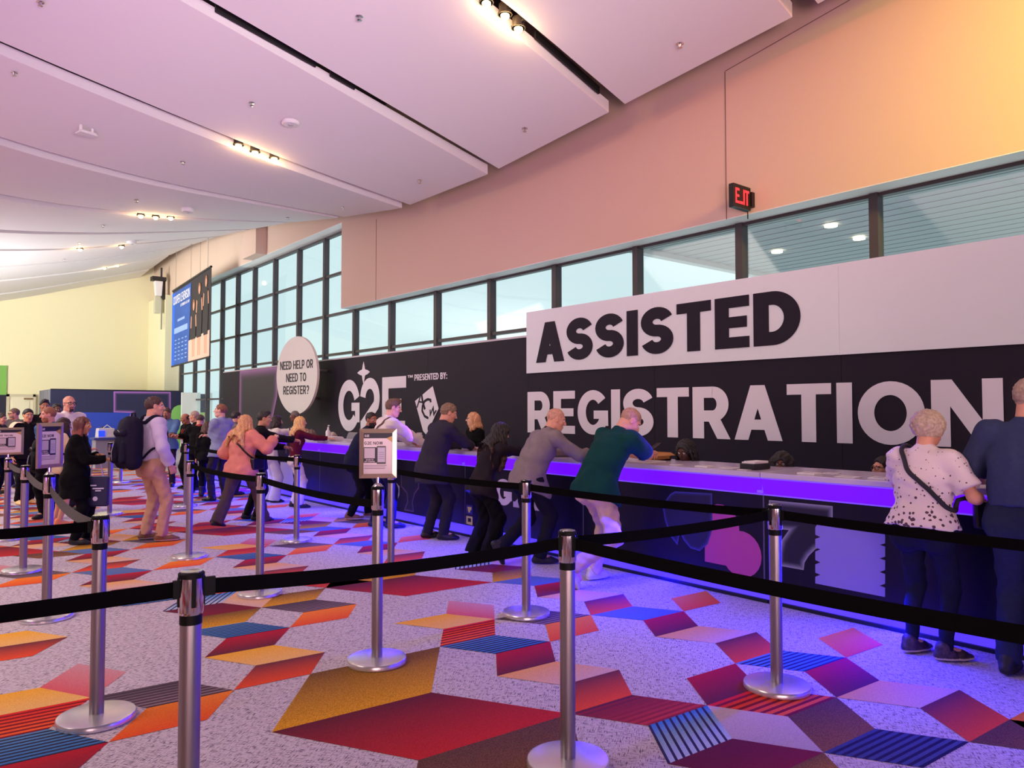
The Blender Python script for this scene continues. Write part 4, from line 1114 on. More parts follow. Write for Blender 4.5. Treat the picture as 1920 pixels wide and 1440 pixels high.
b = MB(); b.tube([bpt(0, 1.0), bpt(1, 1.0)], .04, 8); b.build('top_bar', mat('bar_black', (40, 36, 38), .5), bn)
b = MB(); b.tube([bpt(0, 0), bpt(1, 0)], .03, 8); b.build('bottom_bar', MATS['bar_black'], bn)
b = MB()
for u in (.08, .5, .92): p = bpt(u, 1); b.tube([p, (p[0], p[1], 7.6)], .008, 5)
b.build('wire', mat('wire_grey', (150, 140, 130), .5), bn)

# ------------------------------------------------------------------ far booth and kiosks
YB = 32.0
navyb = mat('booth_navy', (34, 36, 72), .55)
bo_ = empty('booth_wall', (6.5, YB, 0), 0, 'navy booth wall with a glowing lilac seven and a green shape at the far end', 'booth')
xa, xb = on_y(95, 733, YB).x, on_y(341, 734, YB).x
zt_ = 2.31
n = 4
for i in range(n):
    b = MB(); a0 = xa + (xb - xa) * i / n; b.box((a0 - 6.5 + .001, 0, 0), (a0 + (xb - xa) / n - 6.5 - .001, .1, zt_)); b.build('booth_panel', navyb, bo_)
b = MB()
for i in range(12): b.box((xa - 6.5 - .02 * (i % 2), .1 + i * .22, 0), (xa - 6.5 + .05, .1 + (i + 1) * .22 + .0001, zt_))
b.build('side_drape', mat('drape_grey', (112, 110, 120), .85), bo_)
b = MB(); b.box((xa - 6.5, -.012, zt_ - .02), (xb - 6.5, .1, zt_ + .02)); b.build('top_trim', mat('trim_black', (26, 24, 34), .5), bo_)
def booth_pts(P): return [((lambda q: (q.x - 6.5, q.z))(on_y(px, py, YB))) for px, py in P]
seven = booth_pts([(213, 734), (320, 735), (320, 775), (300, 800), (290, 860), (225, 860), (232, 800), (246, 774), (213, 773)])
glow_shape(seven, .13, (0, 0, 0), (1, 0, 0), UZ, glow_mat('print_violet_glow', (34, 36, 72), (190, 120, 214)), bo_, .004)
def bplate(P, m, nm, d):
    b = MB(); b.plate(booth_pts(P), (0, 0, 0), (1, 0, 0), UZ, d); return b.build(nm, m, bo_)
bplate([(150, 773), (246, 774), (236, 790), (228, 812), (224, 862), (150, 862)], mat('print_royal_blue', (40, 66, 176), .55), 'blue_graphic', .008)
bplate([(321, 772), (326, 764), (333, 760), (341, 759), (341, 862), (326, 862), (322, 830), (320, 800)], mat('print_lime', (140, 206, 110), .55), 'green_graphic', .008)
# white partition posts beside the windows
wp_ = mat('partition_white', (226, 228, 222), .6)
pb = empty('partition_wall', (8.3, 31.5, 0), 0, 'white partition panels with a navy and lime strip beside the booth', 'partition')
for x0, x1, m_, y in ((on_y(341, 740, 31.5).x, on_y(376, 740, 31.5).x, wp_, 0), (on_y(386, 740, 31.5).x, on_y(397, 740, 31.5).x, wp_, -.1)):
    b = MB(); b.box((x0 - 8.3, y, 0), (x1 - 8.3, y + .1, 2.25)); b.build('partition_panel', m_, pb)
x0, x1 = on_y(376, 740, 31.5).x, on_y(386, 740, 31.5).x
b = MB(); b.box((x0 - 8.3, .02, 0), (x1 - 8.3, .08, 1.45)); b.build('lime_strip', mat('print_lime_dull', (170, 196, 110), .55), pb)
b = MB(); b.box((x0 - 8.3, .02, 1.45), (x1 - 8.3, .08, 2.2)); b.build('navy_strip', navyb, pb)
# kiosk with printers
ks = empty('kiosk', (4.35, 22.2, 0), math.radians(0), 'grey badge kiosk with a white printer and a blue screen in front of the booth', 'kiosk')
kx = mat('kiosk_grey', (150, 148, 158), .5)
b = MB(); b.box((-.35, 0, 0), (1.5, .5, .75)); b.build('desk_body', kx, ks)
b = MB(); b.box((-.4, -.05, .75), (1.55, .55, .80)); b.build('desk_top', mat('kiosk_top', (60, 74, 150), .5), ks)
b = MB(); b.hexa([(-.3, 0, .8), (.1, 0, .8), (.1, .4, .8), (-.3, .4, .8)], [(-.28, .05, 1.05), (.1, .05, 1.05), (.1, .4, 1.05), (-.28, .4, 1.05)]); b.build('printer', whitep, ks, bevel=.015)
b = MB(); b.box((-.29, -.02, .84), (-.14, .02, .99)); b.build('screen', mat('screen_blue', (30, 60, 255), .4, emit=1.6), ks)
b = MB(); b.tube([(-.15, .2, 1.05), (-.05, .2, 1.14), (.05, .2, 1.05)], .012, 6); b.build('printer_lid', whitep, ks)
b = MB(); b.box((.5, .05, .8), (1.2, .45, .95)); b.build('second_printer', kx, ks, bevel=.01)

# ------------------------------------------------------------------ people: smooth-union bodies meshed by surface nets
class Grid:
    """Signed distance samples on a regular grid; prims join with a smooth union."""
    def __init__(s, lo, hi, v):
        s.v = v; s.lo = np.array(lo, float)
        s.n = np.maximum(4, np.ceil((np.array(hi) - s.lo) / v).astype(int) + 1)
        s.d = np.full(s.n, 0.5, np.float32)
        s.ax = [(s.lo[i] + v * np.arange(s.n[i])).astype(np.float32) for i in range(3)]
    def _sl(s, lo, hi, pad):
        a = np.clip(np.floor((np.array(lo) - pad - s.lo) / s.v).astype(int), 0, s.n - 1)
        b = np.clip(np.ceil((np.array(hi) + pad - s.lo) / s.v).astype(int) + 1, 1, s.n)
        if np.any(b <= a): return None
        sl = tuple(slice(a[i], b[i]) for i in range(3))
        X = s.ax[0][sl[0]][:, None, None]; Y = s.ax[1][sl[1]][None, :, None]; Z = s.ax[2][sl[2]][None, None, :]
        return sl, X, Y, Z
    def _join(s, sl, d, k, op):
        c = s.d[sl]
        if op == 'add':
            h = np.clip(.5 + .5 * (c - d) / k, 0, 1); s.d[sl] = c * (1 - h) + d * h - k * h * (1 - h)
        elif op == 'sub':
            d = -d; h = np.clip(.5 - .5 * (c - d) / k, 0, 1); s.d[sl] = c * (1 - h) + d * h + k * h * (1 - h)
    def cone(s, a, b, ra, rb, k=.03, flat=None, cut_a=False, cut_b=False, op='add'):
        a = np.array(a, float); b = np.array(b, float); r = max(ra, rb); pad = r * (1 if not flat else max(1, 1 / flat[1])) + k + 2.5 * s.v
        q = s._sl(np.minimum(a, b), np.maximum(a, b), pad)
        if q is None: return s
        sl, X, Y, Z = q; ba = b - a; L2 = max(ba @ ba, 1e-9); u = ba / math.sqrt(L2)
        px, py, pz = X - a[0], Y - a[1], Z - a[2]
        tt = (px * ba[0] + py * ba[1] + pz * ba[2]) / L2; t = np.clip(tt, 0, 1)
        dx, dy, dz = px - t * ba[0], py - t * ba[1], pz - t * ba[2]
        sq = dx * dx + dy * dy + dz * dz
        rr = ra + (rb - ra) * t
        if flat:
            n, f = np.array(flat[0], float), flat[1]; n = n / np.linalg.norm(n)
            c = dx * n[0] + dy * n[1] + dz * n[2]; sq = sq + c * c * (f * f - 1)
        d = np.sqrt(np.maximum(sq, 1e-12)) - rr
        L = math.sqrt(L2)
        if cut_b: d = np.maximum(d, (tt - 1) * L)
        if cut_a: d = np.maximum(d, -tt * L)
        s._join(sl, d.astype(np.float32), k, op); return s
    def ell(s, c, rad, R=None, k=.03, op='add', rough=None):
        c = np.array(c, float); rad = np.array(rad, float); m = rad.max()
        q = s._sl(c, c, m + k + 2.5 * s.v)
        if q is None: return s
        sl, X, Y, Z = q; R = np.eye(3) if R is None else R
        px, py, pz = X - c[0], Y - c[1], Z - c[2]
        e = [(px * R[i][0] + py * R[i][1] + pz * R[i][2]) / rad[i] for i in range(3)]
        r = np.sqrt(e[0] ** 2 + e[1] ** 2 + e[2] ** 2); r2 = np.sqrt((e[0] / rad[0]) ** 2 + (e[1] / rad[1]) ** 2 + (e[2] / rad[2]) ** 2)
        d = r * (r - 1) / np.maximum(r2, 1e-6)
        s._join(sl, d.astype(np.float32), k, op); return s
    def cut(s, p, n):                      # keep the side the normal points away from
        p = np.array(p, float); n = np.array(n, float); n = n / np.linalg.norm(n)
        d = (s.ax[0][:, None, None] - p[0]) * n[0] + (s.ax[1][None, :, None] - p[1]) * n[1] + (s.ax[2][None, None, :] - p[2]) * n[2]
        s.d = np.maximum(s.d, d.astype(np.float32)); return s
    def fold(s, amp, seed, wl=.09, zs=1.0):
        rs = np.random.RandomState(seed); ix = np.nonzero(np.abs(s.d) < .03)
        if len(ix[0]) == 0: return s
        P = np.stack([s.ax[i][ix[i]] for i in range(3)], 1); o = np.zeros(len(P))
        for _ in range(5):
            k = rs.normal(size=3); k[2] *= zs; k = k / np.linalg.norm(k) * 2 * math.pi / (wl * rs.uniform(.6, 1.8))
            k2 = rs.normal(size=3) * 9
            o += np.sin(P @ k + 1.3 * np.sin(P @ k2 + rs.uniform(0, 6)) + rs.uniform(0, 6))
        s.d[ix] += (amp * o / 2.2).astype(np.float32); return s
    def mesh(s):
        d = s.d; nx, ny, nz = d.shape
        ins = d < 0
        c = np.zeros((nx - 1, ny - 1, nz - 1), np.int8)
        for i in (0, 1):
            for j in (0, 1):
                for k in (0, 1): c += ins[i:nx - 1 + i, j:ny - 1 + j, k:nz - 1 + k]
        act = np.nonzero((c > 0) & (c < 8)); N = len(act[0])
        if N == 0: return np.zeros((0, 3)), np.zeros((0, 4), int)
        A = np.stack(act, 1); idx = np.full((nx - 1, ny - 1, nz - 1), -1, np.int32); idx[act] = np.arange(N)
        corners = np.array([(i, j, k) for i in (0, 1) for j in (0, 1) for k in (0, 1)])
        val = np.stack([d[A[:, 0] + o[0], A[:, 1] + o[1], A[:, 2] + o[2]] for o in corners], 1)
        acc = np.zeros((N, 3)); cnt = np.zeros(N)
        for p in range(8):
            for ax, bit in ((0, 4), (1, 2), (2, 1)):
                if p & bit: continue
                q = p | bit; va, vb = val[:, p], val[:, q]; x = (va < 0) != (vb < 0)
                t = np.where(x, va / np.where(x, va - vb, 1), 0)
                pos = corners[p][None, :] + t[:, None] * (corners[q] - corners[p])[None, :]
                acc += pos * x[:, None]; cnt += x
        V = s.lo + (A + acc / cnt[:, None]) * s.v
        Fs = []
        for ax in range(3):
            sh = [slice(1, d.shape[i] - 1) for i in range(3)]; sh2 = list(sh); sh[ax] = slice(0, d.shape[ax] - 1); sh2[ax] = slice(1, d.shape[ax])
            a = ins[tuple(sh)]; b = ins[tuple(sh2)]; e = np.nonzero(a != b)
            if len(e[0]) == 0: continue
            base = np.stack(e, 1); o1, o2 = [(1, 2), (2, 0), (0, 1)][ax]
            base = base + 1; base[:, ax] -= 1
            def cell(d1, d2):
                q = base.copy(); q[:, o1] -= d1; q[:, o2] -= d2; return idx[q[:, 0], q[:, 1], q[:, 2]]
            Q = np.stack([cell(1, 1), cell(0, 1), cell(0, 0), cell(1, 0)], 1)
            fl = ~a[e]; Q[fl] = Q[fl][:, ::-1]; Fs.append(Q)
        Q = np.concatenate(Fs); Q = Q[(Q >= 0).all(1)]
        return V, Q

def quadmesh(name, V, Q, mats, mi=None, parent=None, smooth=True):
    me = bpy.data.meshes.new(name); n, m = len(V), len(Q)
    me.vertices.add(n); me.vertices.foreach_set('co', np.asarray(V, np.float32).ravel())
    me.loops.add(4 * m); me.loops.foreach_set('vertex_index', np.asarray(Q, np.int32).ravel())
    me.polygons.add(m); me.polygons.foreach_set('loop_start', np.arange(0, 4 * m, 4, dtype=np.int32))
    try: me.polygons.foreach_set('loop_total', np.full(m, 4, np.int32))
    except Exception: pass
    for mt in (mats if isinstance(mats, (list, tuple)) else [mats]): me.materials.append(mt)
    if mi is not None: me.polygons.foreach_set('material_index', np.asarray(mi, np.int32))
    me.polygons.foreach_set('use_smooth', np.ones(m, bool))
    me.update(calc_edges=True); me.validate()
    return link(bpy.data.objects.new(name, me), parent)

def nrm(v):
    v = np.array(v, float); l = np.linalg.norm(v); return v / l if l > 1e-9 else v
def ik(S, T, l1, l2, pole):
    """Middle joint of a two-bone limb from S to T; also the reachable end."""
    S = np.array(S, float); T = np.array(T, float); v = T - S; D = np.linalg.norm(v); u = v / max(D, 1e-6)
    D = min(max(D, abs(l1 - l2) + .02), l1 + l2 - .004); T2 = S + u * D
    a = (l1 * l1 - l2 * l2 + D * D) / (2 * D); h = math.sqrt(max(l1 * l1 - a * a, 0))
    p = np.array(pole, float); p = p - u * (p @ u); p = nrm(p)
    return S + u * a + p * h, T2
def rotz(a): c, s_ = math.cos(a), math.sin(a); return np.array([[c, -s_, 0], [s_, c, 0], [0, 0, 1]])
def rotx(a): c, s_ = math.cos(a), math.sin(a); return np.array([[1, 0, 0], [0, c, -s_], [0, s_, c]])
def roty(a): c, s_ = math.cos(a), math.sin(a); return np.array([[c, 0, s_], [0, 1, 0], [-s_, 0, c]])

def cloth(name, col, rough=.85, noise=.08, ns=14, bump=.15):
    return mat(name, col, rough, noise=noise, nscale=ns, bump=bump, bscale=260, spec=.10)
def skin_mat(name, col): return mat(name, col, .5, spec=.35, noise=.05, nscale=30)
EYE_W = mat('eye_white', (224, 216, 212), .2); EYE_D = mat('eye_iris', (36, 26, 22), .15)
GLS = mat('glasses_black', (20, 18, 22), .25)

def add_hand(P, wrist, d, n, thumb_side, s, pose, v):
    """Palm, four fingers and a thumb; d points to the fingertips, n out of the palm."""
    d = nrm(d); n = nrm(n - d * (np.array(n) @ d)); t = nrm(np.cross(d, n)) * thumb_side   # t: towards the thumb
    w = np.array(wrist, float)
    g = Grid(w - .21 * s - .02, w + .21 * s + .02, v)
    kn = w + d * .082 * s
    g.cone(w - d * .03 * s, w + d * .01, .026 * s, .024 * s, .012, flat=(n, 1.25))
    g.cone(w + d * .025 * s + t * .012 * s, kn + t * .018 * s, .022 * s, .018 * s, .016, flat=(n, 1.35))
    g.cone(w + d * .025 * s - t * .012 * s, kn - t * .022 * s, .021 * s, .016 * s, .016, flat=(n, 1.35))
    curl = {'flat': (.12, .2), 'relax': (.45, .6), 'grip': (1.0, 1.2), 'hold': (.7, .8)}[pose]
    for i, (off, ln) in enumerate(((.030, .070), (.011, .078), (-.009, .073), (-.028, .057))):
        b0 = kn + t * off * s - d * .006 * s; a = curl[0] * (1 + .12 * i); c = curl[1]
        d1 = d * math.cos(a) + n * math.sin(a) + t * (.09 - .06 * i) * (1 if pose == 'flat' else .4); d1 = nrm(d1)
        d2 = nrm(d * math.cos(a + c) + n * math.sin(a + c))
        m = b0 + d1 * ln * .52 * s; e = m + d2 * ln * .5 * s
        g.cone(b0, m, .0098 * s, .0088 * s, .004); g.cone(m, e, .0088 * s, .007 * s, .003)
    a0 = w + d * .022 * s + t * .024 * s; td = nrm(d * .72 + t * .62 + n * (.15 if pose == 'flat' else .5))
    a1 = a0 + td * .042 * s; a2 = a1 + nrm(d * .9 + t * (.2 if pose == 'flat' else -.1) + n * (.1 if pose == 'flat' else .4)) * .034 * s
    g.cone(a0, a1, .0135 * s, .0105 * s, .008); g.cone(a1, a2, .0105 * s, .008 * s, .004)
    V, Q = g.mesh(); P.append((V, Q, np.zeros(len(Q), int)))

def person(label, pos, yaw, H=1.75, w=1.0, belly=0.0, bust=0.0, lean=3, side=0, twist=0, head=(0, 0, 0), arms=None, feet=None, poles=None, knees=None,
           skin=(214, 150, 124), top=None, bottom=None, shoes=None, hair=None, face=True, glasses=None, beard=None, extras=(), res=1.0, grp=None, sit=False, hipoff=(0, 0), hand_pose=('relax', 'relax'), neck=.0, drop=.0):
    """One clothed figure. Local frame: x right, y forward, z up; yaw is the compass of the facing (0 = towards the counter)."""
    nm_i = person.n = getattr(person, 'n', 0) + 1
    root = empty('person', (pos[0], pos[1], 0), math.radians(yaw - 90), label, 'person', grp)
    Rw = rotz(math.radians(yaw - 90))
    def loc(p):                          # ('w', x, y, z) world or (x, y, z) local
        if p[0] == 'w': return Rw.T @ (np.array(p[1:], float) - np.array([pos[0], pos[1], 0]))
        return np.array(p, float)
    s = H / 1.75; L = math.radians(lean)
    hz = (.93 * s) if not sit else .50
    Pv = np.array([hipoff[0], hipoff[1], hz - drop])
    T0 = rotz(math.radians(twist))
    upd = nrm(np.array([math.tan(math.radians(side)), math.tan(L) if abs(lean) < 80 else 5, 1]))
    upc = nrm(upd * .6 + np.array([0, 0, 1]) * .4)          # the lower back leans less than the chest
    waist = Pv + upc * .17 * s; chest = waist + upd * .17 * s; nb = chest + upd * .19 * s
    fwd = T0 @ nrm(np.cross(upd, np.array([1, 0, 0])))
    if fwd[1] < 0 and abs(twist) < 90: fwd = -fwd
    rt_ = nrm(np.cross(fwd, upd))
    sw = .183 * s * (.5 + .5 * w) * (1 if bust == 0 else .9)
    sh = [nb - upd * .055 * s + rt_ * sg * sw + fwd * .0 for sg in (1, -1)]          # right, left
    hw = .088 * s * (.6 + .4 * w) * (1.08 if bust else 1)
    hips = [Pv + np.array([hw, 0, -.02 * s]), Pv + np.array([-hw, 0, -.02 * s])]
    # head frame
    hy, hp, hr = [math.radians(a) for a in head]
    Rh = T0 @ rotz(-hy) @ rotx(-hp) @ roty(hr)          # head columns: x right, y forward, z up
    hd0 = nb + nrm(upd * .55 + np.array([0, 0, .45])) * .075 * s + fwd * .02 * s
    hc = hd0 + (Rh @ np.array([0, .022 + neck, .088])) * s
    hs = s * (1.0 if not bust else .97) * .99
    # limbs
    l1, l2 = .295 * s, .265 * s
    arms = arms or (None, None); poles = poles or (None, None)
    el, wr = [], []
    for i, sg in enumerate((1, -1)):
        tg = sh[i] + np.array([sg * .07 * s, .05 * s, -.54 * s]) if arms[i] is None else loc(arms[i])
        pl = np.array([sg * .35, -1, -.25]) if poles[i] is None else np.array(poles[i], float)
        e, t_ = ik(sh[i], tg, l1, l2, pl); el.append(e); wr.append(t_)
    feet = feet or ((.105 * s, 0, 8), (-.105 * s, 0, -8)); kn, an, toe = [], [], []
    for i, sg in enumerate((1, -1)):
        f = feet[i]; az = f[3] if len(f) > 3 else .085 * s; pitch = math.radians(f[4] if len(f) > 4 else 0)
        A = np.array([f[0], f[1], az]) + 0.0
        kp = np.array([sg * .12, 1, 0]) if not knees or knees[i] is None else np.array(knees[i], float)
        k_, A2 = ik(hips[i], A, .43 * s, .425 * s, kp); kn.append(k_); an.append(A2)
        yw = math.radians(f[2]); fd = np.array([math.sin(yw) * math.cos(pitch), math.cos(yw) * math.cos(pitch), -math.sin(pitch)]); toe.append(fd)
    smat = skin_mat('skin_%d_%d_%d' % skin, skin)
    lip = mat('lips_%d_%d_%d' % skin, tuple(int(c * f) for c, f in zip(skin, (.86, .66, .68))), .4)
    brow_c = (hair or {}).get('brow', (hair or {}).get('col', (60, 44, 36)))
    brow = mat('brow_%d_%d_%d' % brow_c, brow_c, .8)
    parts = []
    allp = [Pv, nb, hc, *sh, *el, *wr, *kn, *an]
    lo = np.min(allp, 0) - .28; hi = np.max(allp, 0) + .28; lo[2] = max(lo[2], -.02)
    # --- skin body: core, arms and legs (mostly under the clothes)
    g = Grid(lo, hi, .012 * max(res, 1) if top and top.get('sleeve', 2) < 1.6 else .014 * max(res, 1))
    g.cone(Pv, chest, .115 * s * w, .115 * s * w, .05, flat=(fwd, 1.25)).cone(chest, nb - upd * .05 * s, .115 * s * w, .06 * s, .05, flat=(fwd, 1.3))
    g.cone(sh[0], sh[1], .045 * s, .045 * s, .04)
    wf = (.55 + .45 * w); lf = .62 if (bottom and bottom.get('kind', 'trousers') not in ('shorts', 'skirt')) else 1.0
    for i in (0, 1):
        g.cone(sh[i], el[i], .046 * s * wf, .038 * s * wf, .03); g.cone(el[i], el[i] + (wr[i] - el[i]) * .35, .039 * s * wf, .041 * s * wf, .02); g.cone(el[i] + (wr[i] - el[i]) * .35, wr[i], .041 * s * wf, .026 * s, .02)
        g.cone(hips[i], kn[i], .075 * s * wf * lf, .05 * s * wf * lf, .04); g.cone(kn[i], kn[i] + (an[i] - kn[i]) * .35, .052 * s * wf * lf, .056 * s * wf * lf, .03); g.cone(kn[i] + (an[i] - kn[i]) * .35, an[i], .055 * s * wf * lf, .034 * s * (.5 + .5 * lf), .03)
        g.cone(an[i], an[i] + toe[i] * .1 * s - np.array([0, 0, .03 * s]), .032 * s, .03 * s, .02)
    nk0 = nb - upd * .02 * s; nk1 = hc + Rh @ np.array([0, -.03, -.05]) * hs
    g.cone(nk0, nk1, .062 * s * wf, .055 * s * wf, .03)
    V, Q = g.mesh(); parts.append((V, Q, np.zeros(len(Q), int)))
    # --- head
    def H_(p): return hc + Rh @ (np.array(p) * hs)
    RT_ = Rh.T
    hv = .0056 * max(1, res) if face else .008 * max(1, res * .8)
    g = Grid(hc - .19 * hs, hc + .19 * hs, hv)
    E = lambda c, r, k=.02, op='add': g.ell(H_(c), np.array(r) * hs, RT_, k * hs, op)
    Cn = lambda a, b, ra, rb, k=.012, **kw: g.cone(H_(a), H_(b), ra * hs, rb * hs, k * hs, **kw)
    fem = bust > 0
    E((0, -.014, .028), (.074, .094, .086)); E((0, .020, -.038), (.056 if not fem else .052, .068, .080), .04)
    E((0, .052, -.088), (.030 if not fem else .024, .030, .026), .025)
    if not fem: Cn((.048, .0, -.07), (.02, .055, -.098), .016, .018, .03); Cn((-.048, .0, -.07), (-.02, .055, -.098), .016, .018, .03)
    Cn((-.036, .074, .028), (.036, .074, .028), .012, .012, .02)
    E((.040, .058, -.022), (.022, .02, .02), .02); E((-.040, .058, -.022), (.022, .02, .02), .02)
    for sg in (1, -1): E((sg * .031, .095, .008), (.017, .014, .011), .012, 'sub')
    Cn((0, .086, .014), (0, .108, -.024), .008, .0125, .012); E((.011, .098, -.030), (.008, .009, .007), .006); E((-.011, .098, -.030), (.008, .009, .007), .006)
    Cn((-.019, .084, -.058), (.019, .084, -.058), .0075, .0075, .008); Cn((-.015, .084, -.067), (.015, .084, -.067), .008, .008, .006)
    for sg in (1, -1):
        E((sg * .076, -.006, .0), (.009, .020, .032), .006); E((sg * .083, .0, .004), (.006, .010, .017), .004, 'sub')
    g.cone(nk0 + (nk1 - nk0) * .25, nk1, .056 * s * wf, .054 * s * wf, .02)
    if not fem: Cn((0, .035, -.13), (0, .03, -.15), .012, .012, .02)
    V, Q = g.mesh(); C = V[Q].mean(1); lc = (C - hc) @ Rh / hs
    mi = np.zeros(len(Q), int)
    mi[(np.abs(lc[:, 0]) < .024) & (lc[:, 1] > .078) & (lc[:, 2] > -.076) & (lc[:, 2] < -.051)] = 1
    bz = .027 + .006 * np.cos(np.abs(lc[:, 0]) / .05 * 3.1)
    mi[(np.abs(np.abs(lc[:, 0]) - .032) < .019) & (lc[:, 1] > .06) & (np.abs(lc[:, 2] - bz) < .0048)] = 2
    if beard in ('stubble', 'goatee'):
        q = (lc[:, 2] < -.045) & (lc[:, 1] > .01) & (mi != 1) & (lc[:, 2] > -.13)
        if beard == 'goatee': q = q & (np.abs(lc[:, 0]) < .032) & (lc[:, 1] > .06)
        mi[q] = 2
    parts.append((V, Q, mi))
    hand_v = .0058 * max(1, res)
    for i, sg in enumerate((1, -1)):
        d = nrm(wr[i] - el[i]); down = abs(d[2]) > .75
        n = np.array([-sg, .25, 0]) if down else np.array([-.25 * sg, 0, -1.0])
        # a thumb leaves towards the front on a hanging hand, inwards on a resting one
        tdir = np.cross(nrm(d), nrm(n - d * (n @ d))); want = np.array([0, 1, 0]) if down else np.array([-sg, .3, .3])
        add_hand(parts, wr[i], d, n, 1 if tdir @ want > 0 else -1, s * (1 if not fem else .9), hand_pose[i], hand_v)
    off = 0; VV, QQ, MM = [], [], []
    for V, Q, m in parts: VV.append(V); QQ.append(Q + off); MM.append(m); off += len(V)
    body = quadmesh('body', np.concatenate(VV), np.concatenate(QQ), [smat, lip, brow], np.concatenate(MM), root)
    if face:
        for sg in (1, -1):
            b = MB(); c = H_((sg * .031, .0765, .008)); gz = Rh @ np.array([0, 1, 0])
            b.ball((0, 0, 0), .0125 * hs, 14, 10)
            ctr = [np.mean([b.v[i] for i in f], axis=0) for f in b.f]
            b.m = [1 if (nrm(q) @ gz) > .86 else 0 for q in ctr]
            b.v = [tuple(np.array(p) + c) for p in b.v]; b.build('eye', [EYE_W, EYE_D], body, smooth=True)
    # --- lower clothes
    vt = .0098 * res
    if bottom:
        kd = bottom.get('kind', 'trousers'); bm_ = bottom['mat']
        wl = waist - upc * .03 * s if not bottom.get('low') else waist - upc * .07 * s
        if kd in ('trousers', 'wide', 'slim', 'flare', 'shorts'):
            rt0, rk, ra_ = {'trousers': (.094, .070, .064), 'wide': (.100, .095, .115), 'slim': (.090, .060, .046), 'flare': (.094, .070, .098), 'shorts': (.094, .088, .08)}[kd]
            g = Grid(lo, hi, vt); r0 = rt0 * s * (.4 + .6 * w)
            g.cone(wl, Pv, .128 * s * w, .132 * s * w * (1.06 if fem else 1), .03, flat=(fwd, 1.22), cut_a=True)
            g.cone(hips[0], hips[1], .112 * s * w, .112 * s * w, .05, flat=((0, 1, 0), 1.0))
            for i in (0, 1):
                bt = hips[i] + np.array([0, -.055 * s, -.05 * s]); g.ell(bt, np.array([.085, .075, .095]) * s * w, None, .05)
                if kd == 'shorts':
                    g.cone(hips[i], hips[i] + (kn[i] - hips[i]) * .85, r0, rk * s * wf, .035, cut_b=True)
                else:
                    g.cone(hips[i], kn[i], r0, rk * s * wf, .035)
                    end = an[i] - np.array([0, 0, .02 * s]) if kd in ('slim', 'trousers') else an[i] - np.array([0, 0, .045 * s])
                    g.cone(kn[i], end, rk * s * wf, ra_ * s, .03, cut_b=True)
            g.fold(.0042 * bottom.get('fold', 1), nm_i * 7 + 1, .10, .9)
            V, Q = g.mesh(); quadmesh(kd if kd == 'shorts' else 'trousers', V, Q, bm_, None, root)
        elif kd == 'skirt':
            g = Grid(lo, hi, vt); he = bottom.get('len', .5) * s
            g.cone(wl, Pv, .12 * s * w, .14 * s * w, .04, flat=(fwd, 1.2), cut_a=True)
            g.cone(Pv, Pv - np.array([0, 0, he]), .15 * s * w, .15 * s * w + bottom.get('flare', .03), .04, flat=((0, 1, 0), 1.12), cut_b=True)
            g.fold(.006, nm_i * 7 + 1, .12, .15); V, Q = g.mesh(); quadmesh('skirt', V, Q, bm_, None, root)
    # --- upper clothes
    topg = None
    if top:
        tm = top['mat']; sl = top.get('sleeve', .55); th = top.get('thick', .010) * s
        hem = top.get('hem', -.07); g = Grid(lo, hi, vt)
        r1 = .158 * s * w + th; r2 = (.146 if not fem else .132) * s * w + th
        g.cone(Pv - upc * .04 * s, waist, .150 * s * w * (1.04 if fem else 1) + th, r2, .05, flat=(fwd, 1.25))
        g.cone(waist, chest, r2, r1, .06, flat=(fwd, 1.28))
        g.cone(chest, nb - upd * .06 * s, r1 * .95, .085 * s, .06, flat=(fwd, 1.3))
        g.cone(sh[0] - rt_ * .02, sh[1] + rt_ * .02, .058 * s * (.6 + .4 * w) + th, .058 * s * (.6 + .4 * w) + th, .05)
        g.cone(nb - upd * .03 * s, nb + upd * .015 * s, .085 * s, .062 * s, .04)
        if hem < 0 or top.get('skirt'):
            q = th + .014
            g.cone(Pv, Pv - np.array([0, 0, .10 * s]), .150 * s * w * (1.06 if fem else 1) + q, .150 * s * w * (1.06 if fem else 1) + q, .04, flat=((0, 1, 0), 1.16))
            for i in (0, 1): g.ell(hips[i] + np.array([0, -.055 * s, -.05 * s]), np.array([.085 + q / s, .075 + q / s, .095 + q / s]) * s * w, None, .05)
            for i in (0, 1):
                hk = hips[i] + (kn[i] - hips[i]) * .35; g.cone(hips[i], hk, (.094 * (.4 + .6 * w)) * s + q, .088 * s * (.4 + .6 * w) + q, .05)
        if belly: g.ell(waist + fwd * .055 * s - upd * .04 * s, np.array([.13, .085 + belly, .13]) * s, None, .07)
        if bust:
            for sg in (1, -1): g.ell(chest + fwd * (.085 * s) + rt_ * sg * .07 * s - upd * .01 * s, np.array([.065, .055, .06]) * s * bust, None, .05)
        if top.get('skirt'):                       # jackets and long shirts
            fl_ = top.get('flare', .02); g.cut(Pv - np.array([0, 0, top['skirt'] * s]), np.array([0, 0, -1.0]))
            g.cone(Pv, Pv - np.array([0, 0, 1]) * top['skirt'] * s, .155 * s * w + th, .160 * s * w + th + fl_, .04, flat=((0, 1, 0), 1.2), cut_b=True)
        else:
            g.cut(Pv + upc * hem * s, -upc)
        arm_r = (.054 * wf * s + th, .046 * wf * s + th * .9, .036 * s + th)
        if top.get('loose'): arm_r = tuple(r + top['loose'] for r in arm_r)
